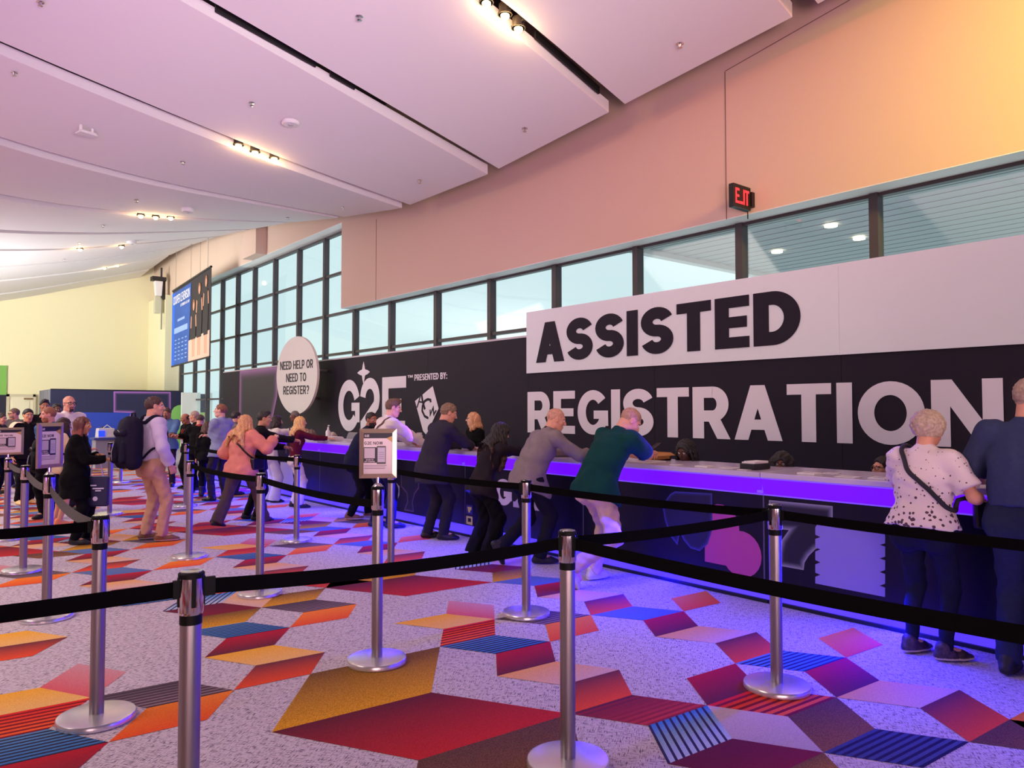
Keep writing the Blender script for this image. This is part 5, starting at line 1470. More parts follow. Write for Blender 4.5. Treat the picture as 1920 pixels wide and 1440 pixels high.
        for i in (0, 1):
            if sl <= 0:
                continue
            if sl <= 1:
                e = sh[i] + (el[i] - sh[i]) * sl; g.cone(sh[i], e, arm_r[0] + .004, arm_r[1] + .012, .035, cut_b=True)
            else:
                g.cone(sh[i], el[i], arm_r[0], arm_r[1], .035); f = min(1, sl - 1)
                e = el[i] + (wr[i] - el[i]) * f; g.cone(el[i], e, arm_r[1], arm_r[1] + (arm_r[2] - arm_r[1]) * f, .022, cut_b=True)
        if top.get('neck', 'crew') == 'v':
            g.cone(nb + fwd * .10 * s + upd * .02 * s, chest + fwd * .14 * s + upd * .05 * s, .05 * s, .015 * s, .01, op='sub')
        g.fold(.0048 * top.get('fold', 1), nm_i * 13 + 5, .11, .9)
        V, Q = g.mesh(); tob = quadmesh(top.get('name', 'shirt'), V, Q, tm, None, root); topg = g
        if top.get('collar'):
            g = Grid(nb - .16, nb + .16, .007 * res)
            g.cone(nb - upd * .015 * s, nb + upd * .045 * s, .082 * s * wf, .068 * s * wf, .01, cut_a=True, cut_b=True)
            g.cone(nb - upd * .03 * s, nb + upd * .06 * s, .064 * s * wf, .056 * s * wf, .004, op='sub')
            V, Q = g.mesh(); quadmesh('collar', V, Q, top.get('collar_mat', tm), None, tob)
    # --- shoes
    if shoes:
        for i in (0, 1):
            fd = toe[i]; A = an[i]; fh = nrm(np.array([fd[0], fd[1], 0])); gl = Grid(A - .28, A + .28, .0078 * max(1, res * .9))
            bz = A - (np.array([0, 0, 1]) if abs(fd[2]) < .2 else nrm(np.cross(np.cross(fh, np.array([0, 0, 1])), fd)) * 1) * .048 * s
            upv = nrm(np.cross(np.cross(fd, np.array([0, 0, 1])), fd)) if abs(fd[2]) < .98 else -fh
            bz = A - upv * .045 * s
            heel = bz - fd * .045 * s; ball = bz + fd * .11 * s - upv * .006; tip = bz + fd * .175 * s - upv * .012
            gl.cone(heel, ball, .037 * s, .044 * s, .03, flat=(upv, 1.0)); gl.cone(ball, tip, .042 * s, .030 * s, .03, flat=(upv, 1.25))
            gl.cone(A - fd * .01, bz + fd * .03 * s, .044 * s, .045 * s, .03)
            gl.cone(A + upv * .01 - fd * .012, A - upv * .02, .045 * s, .046 * s, .02)
            if shoes.get('boot'): gl.cone(A - fd * .012, A + upv * .16 * s, .048 * s, .055 * s, .02, cut_b=True)
            gl.cut(bz - upv * .031 * s, -upv)
            V, Q = gl.mesh(); mi = (((V[Q].mean(1) - bz) @ upv) < -.012 * s).astype(int)
            sho = quadmesh('shoe', V, Q, [shoes['mat'], shoes.get('sole', shoes['mat'])], mi, root)
    # --- hair
    if hair:
        st = hair['style']; hm = hair.get('mat') or mat('hair_%d_%d_%d' % hair['col'], hair['col'], .55, noise=.25, nscale=60, bump=.5, bscale=140)
        g = Grid(hc - np.array([.26, .26, .62 if st in ('long', 'longwavy') else .26]) * hs, hc + .24 * hs, .0075 * res)
        vol = hair.get('vol', 1.0)
        E = lambda c, r, k=.02, op='add': g.ell(H_(c), np.array(r) * hs * (vol if op == 'add' else np.array([1.04, 1 + 1.2 * (vol - 1), 1.0])), RT_, k * hs, op)
        Cn = lambda a, b, ra, rb, k=.02, **kw: g.cone(H_(np.array(a) * np.array([vol, vol, 1])), H_(np.array(b) * np.array([vol, vol, 1])), ra * hs * vol, rb * hs * vol, k * hs, **kw)
        gd = nrm(np.array([0, 0, -1.0]) * (1 if lean < 12 else .35) - upd * (0 if lean < 12 else .65))   # hair hangs down, or along a bent back
        th = hair.get('thick', .010)
        if st in ('short', 'buzz', 'quiff', 'fringe', 'receding'):
            E((0, -.016, .030), (.075 + th, .095 + th, .087 + th))
            if st == 'quiff': E((0, .035, .105), (.058, .055, .030), .03)
            # front and side limits: hairline, temples, nape
            nlo = H_((0, .070 if st != 'receding' else .03, .070)); nh = Rh @ nrm(np.array([0, .80, -.55])); g.cut(nlo, nh)
            g.cut(H_((0, -.02, -.025 if st != 'buzz' else -.02)), Rh @ nrm(np.array([0, .34, -1])))
            for sg in (1, -1): g.ell(H_((sg * .088, .005, -.015)), np.array([.03, .034, .045]) * hs, RT_, .01, 'sub')
            g.fold(.0022 if st == 'buzz' else .0042, nm_i, .022)
        elif st == 'ring':                                 # bald crown, hair at the sides and back
            E((0, -.018, .018), (.0785, .0975, .080)); g.cut(H_((0, -.03, .045)), Rh @ nrm(np.array([0, .25, 1]))); g.cut(H_((0, .012, 0)), Rh @ np.array([0, 1, 0]))
            g.cut(H_((0, -.02, -.03)), Rh @ nrm(np.array([0, .3, -1]))); g.fold(.001, nm_i, .02)
        elif st == 'bob':
            E((0, -.018, .032), (.086, .104, .094))
            for a in range(-3, 4):
                t = a / 3 * 1.75; p = np.array([math.sin(t) * .075, -math.cos(t) * .085 - .01, .03]); q = p * np.array([1.12, 1.05, 1]) + np.array([0, 0, -hair.get('len', .15)])
                Cn(p, q, .034, .028, .03)
            E((0, .098 + .12 * (vol - 1), -.028), (.056, .068, .094), .02, 'sub'); g.fold(.004, nm_i, .03, .35)
        elif st in ('long', 'longwavy'):
            E((0, -.018, .032), (.085, .104, .094)); ln = hair.get('len', .36)
            amp = .016 if st == 'longwavy' else .004
            for a in range(-4, 5):
                t = a / 4 * 1.9; p = H_((math.sin(t) * .078, -math.cos(t) * .088 - .008, .02))
                out = nrm(Rh @ np.array([math.sin(t), -math.cos(t), 0])) * .02
                nseg = 6; lk = ln * (1 - .10 * abs(a) / 4) * (1 + .06 * math.sin(a * 5.1 + nm_i)); pts = [p]
                for q in range(1, nseg + 1):
                    f = q / nseg; y = pts[0] + gd * lk * f * hs + out * (1.2 * f if f < .5 else 1.2 - .7 * f)
                    y = y + np.array([math.sin(f * 9 + a), math.cos(f * 8 + a * 2), 0]) * amp * f
                    if topg is not None:                  # hair lies on the clothes, not inside them
                        for _ in range(6):
                            ii = np.clip(np.round((y - topg.lo) / topg.v).astype(int), 1, topg.n - 2); dd = topg.d[tuple(ii)]
                            if dd > .016: break
                            D_ = topg.d; gr = nrm(np.array([D_[ii[0] + 1, ii[1], ii[2]] - D_[ii[0] - 1, ii[1], ii[2]], D_[ii[0], ii[1] + 1, ii[2]] - D_[ii[0], ii[1] - 1, ii[2]], D_[ii[0], ii[1], ii[2] + 1] - D_[ii[0], ii[1], ii[2] - 1]]))
                            y = y + (gr * .6 - fwd * (.4 if abs(t) < 1.3 else -.1)) * min(.04, .02 - dd + .004)
                    pts.append(y)
                for q in range(nseg):
                    g.cone(pts[q], pts[q + 1], (.034 - .003 * q / nseg) * hs * vol, (.034 - .012 * (q + 1) / nseg) * hs * vol, .022)
            E((0, .095, -.03), (.052, .06, .09), .02, 'sub'); g.fold(.0055 if st == 'longwavy' else .004, nm_i, .028, .22)
        elif st == 'curly':
            E((0, -.022, .036), (.094, .110, .100)); rs = np.random.RandomState(nm_i)
            for q in range(90):
                t = rs.uniform(0, 2 * math.pi); z = rs.uniform(-.55, 1); r = math.sqrt(1 - z * z)
                p = np.array([r * math.cos(t) * .092, -.022 + r * math.sin(t) * .108, .034 + z * .098])
                if p[1] > .055 and p[2] < .075: continue
                E(p, (.021,) * 3, .006)
            E((0, .105, -.035), (.058, .06, .085), .01, 'sub'); g.fold(.004, nm_i, .02)
        elif st == 'braids':
            E((0, -.018, .030), (.083, .102, .093))
            for a in range(-6, 7):
                t = a / 6 * 2.0; p = np.array([math.sin(t) * .080, -math.cos(t) * .092 - .012, .03]); m_ = p * np.array([1.2, 1.12, 1]) + np.array([0, 0, -.09]); q = p * np.array([1.15, 1.1, 1]) + np.array([0, 0, -hair.get('len', .26)])
                Cn(p, m_, .013, .0125, .006); Cn(m_, q, .0125, .010, .006)
            E((0, .105, -.025), (.060, .075, .098), .015, 'sub'); g.fold(.0035, nm_i, .018)
        V, Q = g.mesh()
        if len(Q):
            mats_h = [hm]; mi = None
            if hair.get('tip'):
                mats_h.append(mat('hairtip_%d_%d_%d' % hair['tip'], hair['tip'], .55, noise=.25, nscale=60, bump=.5, bscale=140)); zc = V[Q].mean(1)[:, 2]
                mi = (zc < hc[2] - hair.get('tipz', .05) + .02 * np.sin(V[Q].mean(1)[:, 0] * 160)).astype(int)
            quadmesh('hair', V, Q, mats_h, mi, root)
    if beard == 'full':
        g = Grid(hc - .16 * hs, hc + .1 * hs, .006 * max(1, res))
        g.ell(H_((0, .022, -.052)), np.array([.064, .074, .078]) * hs, RT_, .02); g.cut(H_((0, .03, -.040)), Rh @ nrm(np.array([0, .15, 1]))); g.cut(H_((0, .005, 0)), Rh @ np.array([0, -1, 0]))
        g.ell(H_((0, .10, -.060)), np.array([.02, .03, .012]) * hs, RT_, .004, 'sub'); g.fold(.002, nm_i, .02)
        V, Q = g.mesh(); quadmesh('beard', V, Q, mat('beard_%d_%d_%d' % brow_c, brow_c, .8, noise=.2, nscale=60), None, root)
    if glasses:
        b = MB(); gm = glasses if not isinstance(glasses, bool) else GLS; wi = .0034
        for sg in (1, -1):
            ring = [H_((sg * .033 + .025 * math.cos(a), .100 - .010 * abs(math.cos(a)) * (1 if math.cos(a) * sg > 0 else 0), .006 + .019 * math.sin(a))) for a in [2 * math.pi * i / 16 for i in range(17)]]
            b.tube(ring, wi * hs, 6, cap=False)
            b.tube([H_((sg * .057, .088, .012)), H_((sg * .080, .01, .014)), H_((sg * .078, -.02, .0))], wi * hs, 6)
        b.tube([H_((-.009, .104, .010)), H_((.009, .104, .010))], wi * hs, 6)
        b.build('glasses', gm, root, smooth=True)
    J = dict(root=root, Pv=Pv, waist=waist, chest=chest, nb=nb, sh=sh, el=el, wr=wr, hips=hips, kn=kn, an=an, fwd=fwd, up=upd, rt=rt_, s=s, w=w, hc=hc, H_=H_, Rw=Rw, pos=pos, topg=topg if top else None)
    # --- worn pieces
    for ex in extras:
        if ex[0] == 'belt':
            g = Grid(waist - .26, waist + .26, .009); c0 = waist - upc * (.085 if len(ex) < 3 else ex[2]) * s
            g.cone(c0 - upc * .018 * s, c0 + upc * .018 * s, .150 * s * w + (ex[3] if len(ex) > 3 else .0), .148 * s * w + (ex[3] if len(ex) > 3 else .0), .01, flat=(fwd, 1.2), cut_a=True, cut_b=True)
            V, Q = g.mesh(); quadmesh('belt', V, Q, ex[1], None, root)
        elif ex[0] == 'lanyard':
            b = MB(); f = fwd * .135 * s
            for sg in (1, -1):
                b.tube([nb - fwd * .06 * s + rt_ * sg * .03, nb + rt_ * sg * .075 * s + upd * .01, chest + f * 1.05 + rt_ * sg * .04 * s + upd * .06, chest + f * 1.12 - upd * .08 * s], .0065, 6)
            ly = b.build('lanyard', ex[1], root, smooth=True)
            c = chest + f * 1.16 - upd * .14 * s; b = MB()
            P_ = [c + rt_ * a * .05 + upd * q * .065 for a, q in ((-1, -1), (1, -1), (1, 1), (-1, 1))]; b.hexa([tuple(p) for p in P_], [tuple(p + fwd * .006) for p in P_]); b.build('badge', paper, ly)
        elif ex[0] == 'tube':                           # strap or tie drawn along given local points
            b = MB(); b.tube([tuple(p) for p in ex[2](J)], ex[3], 8); b.build(ex[4], ex[1], root, smooth=True)
        elif ex[0] == 'strip':
            pts = drape(J, ex[2](J), .006); b = MB(); wd = ex[3]
            for i in range(len(pts) - 1):
                a, c = pts[i], pts[i + 1]
                ctr = chest
                def fr(p, q, r_):
                    t = nrm(q - p); o = nrm(r_ - (waist + (chest - waist) * .5)); o = nrm(o - t * (o @ t)); sd = np.cross(t, o); return sd, o
                s0, o0 = fr(pts[max(i - 1, 0)], pts[min(i + 1, len(pts) - 1)], a); s1, o1 = fr(a, pts[min(i + 2, len(pts) - 1)], c)
                b.hexa([tuple(a - s0 * wd / 2), tuple(c - s1 * wd / 2), tuple(c + s1 * wd / 2), tuple(a + s0 * wd / 2)], [tuple(a - s0 * wd / 2 + o0 * .006), tuple(c - s1 * wd / 2 + o1 * .006), tuple(c + s1 * wd / 2 + o1 * .006), tuple(a + s0 * wd / 2 + o0 * .006)])
            b.build(ex[4], ex[1], root)
        elif ex[0] == 'watch':
            i = ex[2]; d = nrm(el[i] - wr[i]); b = MB(); b.tube([wr[i] + d * .012, wr[i] + d * .04], .031 * s, 14); b.build('watch', ex[1], root, smooth='auto')
    return J
def drape(J, keys, off=.008, n=7):
    """A smooth path through local key points, lifted onto the outside of the upper garment."""
    K = [np.array(k, float) for k in keys]; out = []
    for i in range(len(K) - 1):
        p0, p1, p2, p3 = K[max(i - 1, 0)], K[i], K[i + 1], K[min(i + 2, len(K) - 1)]
        for q in range(n):
            t = q / n; out.append(.5 * ((2 * p1) + (p2 - p0) * t + (2 * p0 - 5 * p1 + 4 * p2 - p3) * t * t + (3 * p1 - p0 - 3 * p2 + p3) * t ** 3))
    out.append(K[-1]); g = J['topg']
    def d_at(p):
        i = np.clip(np.round((p - g.lo) / g.v).astype(int), 1, g.n - 2); return g.d[tuple(i)], i
    res = []
    for p in out:
        p = p.copy()
        for _ in range(14):
            d, i = d_at(p)
            if abs(d - off) < .004 or d > .12: break
            gr = nrm(np.array([g.d[i[0] + 1, i[1], i[2]] - g.d[i[0] - 1, i[1], i[2]], g.d[i[0], i[1] + 1, i[2]] - g.d[i[0], i[1] - 1, i[2]], g.d[i[0], i[1], i[2] + 1] - g.d[i[0], i[1], i[2] - 1]]))
            if not gr.any(): break
            p = p + gr * float(np.clip(off - d, -.03, .03)) * .8
        res.append(p)
    sm = [res[0]] + [(res[i - 1] + 2 * res[i] + res[i + 1]) / 4 for i in range(1, len(res) - 1)] + [res[-1]]
    return sm
def world(J, p):
    return J['Rw'] @ np.array(p) + np.array([J['pos'][0], J['pos'][1], 0])

# ------------------------------------------------------------------ the people
SK_L = (222, 158, 132); SK_P = (232, 176, 152); SK_T = (206, 146, 112); SK_M = (168, 110, 82); SK_D = (112, 70, 54); SK_DD = (84, 52, 42)
blk_sh = dict(mat=mat('leather_black', (18, 16, 18), .4))
blk_sn = dict(mat=mat('sneaker_black', (22, 20, 22), .6), sole=mat('sole_dark', (40, 38, 40), .7))
wht_sn = dict(mat=mat('sneaker_white', (206, 196, 196), .6), sole=mat('sole_white', (226, 222, 222), .6))
brn_sh = dict(mat=mat('leather_brown', (120, 76, 52), .5), sole=mat('sole_cream', (206, 190, 176), .7))
T = lambda m, **k: dict(mat=m, **k)
black_cl = cloth('cloth_black', (20, 18, 20)); black_tr = cloth('trousers_black', (16, 15, 19)); navy_jeans = cloth('jeans_navy', (26, 28, 50), ns=40); dark_tr = cloth('trousers_charcoal', (46, 40, 44))
PH = mat('phone_dark', (16, 16, 20), .2)
def C(x, y, z): return ('w', x, y, z)
DOWN = lambda sg, o=.3: (sg * o, -.25, -1)

# floral blouse
def floral():
    m = bpy.data.materials.new('blouse_floral'); m.use_nodes = True
    nt = m.node_tree; N = nt.nodes; L = nt.links; p = N['Principled BSDF']; p.inputs['Roughness'].default_value = .85
    tc = N.new('ShaderNodeTexCoord'); v = N.new('ShaderNodeTexVoronoi'); v.inputs['Scale'].default_value = 34
    n = N.new('ShaderNodeTexNoise'); n.inputs['Scale'].default_value = 70; L.new(tc.outputs['Object'], n.inputs['Vector'])
    L.new(tc.outputs['Object'], v.inputs['Vector'])
    n2 = N.new('ShaderNodeTexNoise'); n2.inputs['Scale'].default_value = 9; L.new(tc.outputs['Object'], n2.inputs['Vector'])
    sp = N.new('ShaderNodeSeparateXYZ'); L.new(tc.outputs['Object'], sp.inputs['Vector'])
    a = N.new('ShaderNodeMath'); a.operation = 'MULTIPLY_ADD'; a.inputs[1].default_value = .35; L.new(n.outputs['Fac'], a.inputs[0]); L.new(v.outputs['Distance'], a.inputs[2])
    # denser flowers towards the hem
    r = N.new('ShaderNodeMapRange'); r.inputs['From Min'].default_value = .85; r.inputs['From Max'].default_value = 1.12; r.inputs['To Min'].default_value = .49; r.inputs['To Max'].default_value = .27
    L.new(sp.outputs['Z'], r.inputs['Value'])
    r2 = N.new('ShaderNodeMath'); r2.operation = 'MULTIPLY_ADD'; r2.inputs[1].default_value = .22; L.new(n2.outputs['Fac'], r2.inputs[0]); L.new(r.outputs['Result'], r2.inputs[2])
    lt = N.new('ShaderNodeMath'); lt.operation = 'LESS_THAN'; L.new(a.outputs[0], lt.inputs[0])
    sb = N.new('ShaderNodeMath'); sb.operation = 'SUBTRACT'; sb.inputs[1].default_value = .06; L.new(r2.outputs[0], sb.inputs[0]); L.new(sb.outputs[0], lt.inputs[1])
    mx = N.new('ShaderNodeMix'); mx.data_type = 'RGBA'; mx.inputs['A'].default_value = srgb(236, 220, 222); mx.inputs['B'].default_value = srgb(84, 62, 76)
    L.new(lt.outputs[0], mx.inputs['Factor']); L.new(mx.outputs['Result'], p.inputs['Base Color'])
    return m

GRAN = person('older woman with curly grey-blonde hair in a white floral blouse at the counter', (4.927, 1.991), -4, H=1.516, w=1.16, bust=1.0, lean=6, head=(18, 6, 0),
       arms=(C(5.13, 1.74, .98), C(5.36, 2.25, 1.075)), poles=((.6, -1, -.4), DOWN(-1)), feet=((.10, .03, 34), (-.10, .02, 14)), skin=SK_L, belly=.02,
       top=T(floral(), sleeve=.78, hem=-.005, thick=.016, name='blouse', loose=.008), bottom=T(navy_jeans, kind='slim', fold=1.2), shoes=dict(mat=mat('sneaker_two_tone', (60, 40, 50), .6, noise=.9, nscale=30), sole=mat('sole_cream', (206, 190, 176), .7)),
       hair=dict(style='curly', col=(186, 162, 140), vol=1.15), hand_pose=('hold', 'flat'))
DEN = person('man in a blue denim shirt and jeans, cut by the right picture edge', (4.983, 1.457), -3, H=1.721, w=1.16, lean=6, head=(8, 8, 0), belly=.03,
       arms=(C(5.36, 1.25, 1.075), C(5.34, 1.76, 1.075)), poles=((.5, -.6, -1), (-.6, -.6, -1)), feet=((.13, .02, 12), (-.11, .0, -6)), skin=SK_L,
       top=T(cloth('shirt_denim', (58, 66, 98), ns=40), sleeve=.92, hem=.055, thick=.016, collar=True, loose=.010, fold=1.2), bottom=T(cloth('jeans_blue', (40, 46, 74), ns=40), fold=1.3), shoes=blk_sn,
       hair=dict(style='short', col=(168, 140, 122)), extras=(('belt', mat('belt_leather', (24, 20, 22), .4)),), hand_pose=('flat', 'flat'))
GREEN = person('bald man in a dark green polo shirt and beige trousers leaning on the counter', (4.735, 4.605), -6, H=1.742, w=1.10, lean=36, head=(26, 40, 0), drop=.06, hipoff=(0, -.02),
       arms=(C(5.42, 4.56, 1.13), C(5.50, 4.80, 1.08)), poles=((.6, .1, -1), (-.8, 0, -1)), feet=((.0, -.27, 12, .20, 60), (-.18, .10, -4)), knees=((.7, 1, 0), None), skin=SK_L,
       top=T(cloth('polo_dark_green', (18, 62, 62)), sleeve=.9, hem=-.12, thick=.018, collar=True, fold=1.3, loose=.006), bottom=T(cloth('trousers_beige', (196, 164, 158)), fold=1.2, low=True), shoes=wht_sn,
       hair=dict(style='buzz', col=(176, 130, 112), thick=.002, brow=(110, 80, 66)), hand_pose=('hold', 'flat'))
GREY = person('bald man in a grey long-sleeved pullover leaning on the counter beside the woman in black', (4.826, 5.648), -10, H=1.690, w=1.10, lean=33, head=(26, 16, 0), drop=.05,
       arms=(C(5.42, 5.42, 1.085), C(5.5, 5.72, 1.085)), poles=((.9, .3, -.8), (-.8, 0, -1)), feet=((.02, .12, 22), (-.14, -.24, 4, .19, 62)), skin=SK_L,
       top=T(cloth('pullover_grey', (134, 122, 126)), sleeve=1.92, hem=-.13, thick=.016, collar=True, collar_mat=cloth('collar_dark', (40, 36, 42)), fold=1.5), bottom=T(cloth('jeans_black', (28, 28, 40)), low=True), shoes=blk_sn,
       hair=dict(style='buzz', col=(196, 142, 120), thick=.001, brow=(140, 110, 96)), hand_pose=('flat', 'flat'))
BLK = person('woman with long wavy dark hair in a black jacket and very wide black trousers', (4.680, 6.219), -8, H=1.472, w=.92, bust=.9, lean=26, drop=.03, head=(4, 14, 0),
       arms=(C(5.40, 5.98, 1.08), C(5.42, 6.22, 1.08)), poles=((1, .1, -.5), (-.8, 0, -1)), feet=((.09, .03, 10), (-.11, -.03, -8)), skin=SK_T,
       top=T(cloth('jacket_charcoal', (40, 34, 40)), sleeve=1.9, hem=-.13, thick=.014, name='jacket'), bottom=T(black_tr, kind='wide', fold=1.2), shoes=blk_sh,
       hair=dict(style='longwavy', col=(24, 15, 16), len=.50, vol=1.16, tip=(62, 34, 28), tipz=.16), hand_pose=('flat', 'flat'))
SUIT = person('man in a dark blue suit with short greying hair leaning at the counter', (4.881, 7.463), -6, H=1.671, w=1.12, lean=19, head=(22, 20, 0), drop=.02,
       arms=(C(5.42, 7.40, 1.085), C(5.46, 7.66, 1.085)), poles=((1, .1, -.6), (-.8, 0, -1)), feet=((.10, .10, 30), (-.12, .0, 10)), skin=SK_L,
       top=T(cloth('suit_navy', (54, 51, 64)), sleeve=1.97, thick=.020, skirt=.20, flare=.03, collar=True, name='jacket', fold=1.1), bottom=T(cloth('suit_trousers', (40, 36, 48))), shoes=blk_sh,
       hair=dict(style='short', col=(132, 104, 80), thick=.012), hand_pose=('flat', 'flat'))
WHT = person('young man in a white shirt with a brown shoulder strap at the counter', (4.830, 8.628), -8, H=1.708, w=1.0, lean=16, head=(22, 12, 0),
       arms=(C(5.40, 8.46, 1.085), C(5.44, 8.8, 1.085)), poles=((1, .1, -.6), (-.8, 0, -1)), feet=((.10, .12, 24), (-.12, -.02, 6)), skin=SK_P,
       top=T(cloth('shirt_white', (232, 222, 214), noise=.03), sleeve=1.95, hem=.05, thick=.016, collar=True, fold=1.3, loose=.006), bottom=T(navy_jeans), shoes=blk_sh,
       hair=dict(style='quiff', col=(104, 76, 56)), hand_pose=('flat', 'flat'),
       extras=(('strip', mat('strap_brown', (84, 52, 40), .6), lambda J: [J['nb'] + J['rt'] * .10 + J['fwd'] * .0 + J['up'] * .0, J['nb'] + J['rt'] * .09 - J['fwd'] * .09 - J['up'] * .06, J['chest'] - J['fwd'] * .145 + J['rt'] * .03, J['waist'] - J['fwd'] * .14 - J['rt'] * .08, J['waist'] - J['fwd'] * .08 - J['rt'] * .15 - J['up'] * .08], .03, 'strap'),))
NAV = person('man in a navy T-shirt with a tattooed arm turning his face to the room', (4.970, 9.581), -28, H=1.590, w=1.04, lean=27, head=(50, 2, 4), drop=.03,
       arms=(C(5.16, 9.30, 1.085), C(5.40, 9.62, 1.085)), poles=((.9, -.5, -.5), (-.8, 0, -1)), feet=((.10, -.06, 5), (-.12, .20, 10)), skin=SK_M,
       top=T(cloth('tshirt_navy', (34, 36, 58)), sleeve=.8, hem=-.09, thick=.014), bottom=T(black_tr, kind='trousers'), shoes=brn_sh, hair=dict(style='buzz', col=(34, 26, 24), thick=.006), beard='stubble', hand_pose=('flat', 'flat'))
BURG = person('blonde woman in a burgundy top and white trousers at the counter', (4.811, 11.260), -10, H=1.444, w=.84, bust=.9, lean=7, head=(10, 0, 0),
       arms=(C(5.30, 11.0, 1.075), C(5.34, 11.3, 1.075)), poles=((.8, -.4, -1), (-.8, -.2, -1)), feet=((.09, .06, 18), (-.09, 0, 4)), skin=SK_P,
       top=T(cloth('top_burgundy', (92, 24, 40)), sleeve=1.9, hem=.02, name='top'), bottom=T(cloth('trousers_white', (226, 214, 208), noise=.03), kind='trousers'), shoes=blk_sh,
       hair=dict(style='long', col=(236, 186, 116), len=.30), hand_pose=('flat', 'flat'), res=1.15)
WJ = person('dark-haired woman in a white jacket and pale trousers at the counter', (4.778, 12.200), -4, H=1.458, w=.9, bust=.9, lean=10, head=(8, 6, 0),
       arms=(C(5.36, 12.0, 1.2), C(5.40, 12.3, 1.075)), poles=((1, .1, -.2), (-.8, 0, -1)), feet=((.10, .04, 20), (-.10, 0, 6)), skin=SK_T,
       top=T(cloth('jacket_white', (232, 226, 214), noise=.03), sleeve=1.9, hem=-.02, thick=.016, name='jacket'), bottom=T(cloth('trousers_pale_blue', (206, 202, 222), noise=.03), kind='wide'), shoes=blk_sh,
       hair=dict(style='long', col=(44, 30, 28), len=.2), res=1.15)
PINK = person('woman with long blonde hair in a pink sweater and flared dark trousers walking past', (3.433, 9.722), 26, H=1.478, w=1.26, bust=1.1, lean=4, head=(14, 4, 0), belly=.02,
       arms=((.30, .27, 1.16), (-.24, .16, .90)), poles=((.7, -.6, -1), (-.35, -.9, -.6)), feet=((.10, .32, 6), (-.06, -.38, 0, .10, 12)), skin=SK_P,
       top=T(cloth('sweater_pink', (226, 140, 124)), sleeve=1.9, hem=-.13, thick=.022, name='sweater', loose=.016, fold=1.2), bottom=T(cloth('trousers_brown_grey', (84, 66, 70)), kind='flare', fold=1.2), shoes=blk_sn,
       hair=dict(style='longwavy', col=(214, 158, 108), len=.40), hand_pose=('hold', 'relax'))
ASI = person('man in a dark jacket with swept black hair reaching a hand towards the counter', (3.867, 10.371), -18, H=1.526, w=1.02, lean=8, head=(10, 4, 0),
       arms=((.06, .52, 1.10), (-.05, .40, 1.0)), poles=((.7, -.6, -1), (-.8, -.6, -.8)), feet=((.12, .0, 10), (-.10, -.12, -4)), skin=SK_T,
       top=T(cloth('jacket_black', (28, 24, 30)), sleeve=1.92, thick=.018, skirt=.12, collar=True, name='jacket'), bottom=T(black_tr), shoes=blk_sh, hair=dict(style='quiff', col=(40, 34, 34)), hand_pose=('hold', 'relax'), res=1.1)
POLO = person('smiling man in a grey-blue polo shirt looking away to the windows, arms folded', (4.218, 12.952), 118, H=1.637, w=1.02, lean=-2, head=(-30, -4, 0),
       arms=((-.10, .22, 1.10), (.12, .24, 1.05)), poles=((.9, -.3, -.7), (-.9, -.3, -.7)), feet=((.13, .0, 10), (-.12, .06, -12)), skin=SK_P,
       top=T(cloth('polo_grey_blue', (142, 150, 182)), sleeve=.92, hem=-.13, thick=.018, collar=True, fold=1.2), bottom=T(dark_tr), shoes=blk_sh, hair=dict(style='short', col=(136, 84, 54)), res=1.2)
GSU = person('dark-haired man in a grey jacket half hidden behind the woman in pink', (4.676, 13.686), 10, H=1.517, w=1.0, head=(0, 4, 0), skin=SK_L, arms=((.1, .4, 1.0), None),
       top=T(cloth('jacket_grey', (112, 100, 100)), sleeve=1.9, thick=.018, collar=True, name='jacket'), bottom=T(dark_tr), shoes=blk_sh, hair=dict(style='short', col=(40, 30, 28)), res=1.4)
BRH = person('woman with long brown hair in black, seen from behind near the lime strip', (4.230, 13.725), 75, H=1.337, w=.92, bust=.9, head=(-8, 10, 0), skin=SK_L,
       top=T(black_cl, sleeve=1.9, hem=-.1), bottom=T(black_tr), shoes=dict(mat=blk_sh['mat'], boot=True), hair=dict(style='long', col=(78, 48, 38), len=.24), res=1.4)
RED = person('man in black with a red lanyard bending his head in the dark group', (4.278, 14.404), 60, H=1.467, w=1.08, lean=8, head=(10, 24, 0), skin=SK_L, arms=((.1, .4, 1.02), (-.05, .4, 1.0)),
       top=T(black_cl, sleeve=.9, hem=-.1, collar=True, collar_mat=mat('lanyard_red', (190, 40, 48), .6)), bottom=T(black_tr), shoes=blk_sh, hair=dict(style='buzz', col=(84, 60, 50)), res=1.4)
GRH = person('grey-haired man in a black shirt beside the white partition', (4.430, 14.960), 165, H=1.521, w=1.05, head=(12, 4, 0), skin=SK_L, arms=((.0, .36, 1.05), None),
       top=T(black_cl, sleeve=1.9, hem=-.1), bottom=T(black_tr), shoes=blk_sh, hair=dict(style='short', col=(176, 150, 134)), res=1.4)
BLN = person('bald bearded man in black with a red lanyard in front of the green shape', (4.374, 15.308), 190, H=1.483, w=1.05, head=(16, 18, 0), skin=SK_M, arms=((-.02, .34, 1.05), (.02, .36, 1.02)),
       top=T(black_cl, sleeve=.9, hem=-.1), bottom=T(black_tr), shoes=blk_sh, hair=dict(style='ring', col=(60, 44, 40)), beard='goatee', extras=(('lanyard', mat('lanyard_red', (190, 40, 48), .6)),), res=1.4)
BLB = person('man in a pale blue polo shirt partly behind the backpack wearer', (4.166, 15.980), 240, H=1.591, w=1.05, head=(10, 14, 0), skin=SK_M, arms=((.05, .38, 1.05), (-.05, .36, 1.02)),
       top=T(cloth('polo_pale_blue', (96, 130, 172)), sleeve=.9, hem=-.1, collar=True), bottom=T(dark_tr), shoes=blk_sh, hair=dict(style='short', col=(70, 52, 46)), beard='goatee', res=1.4)
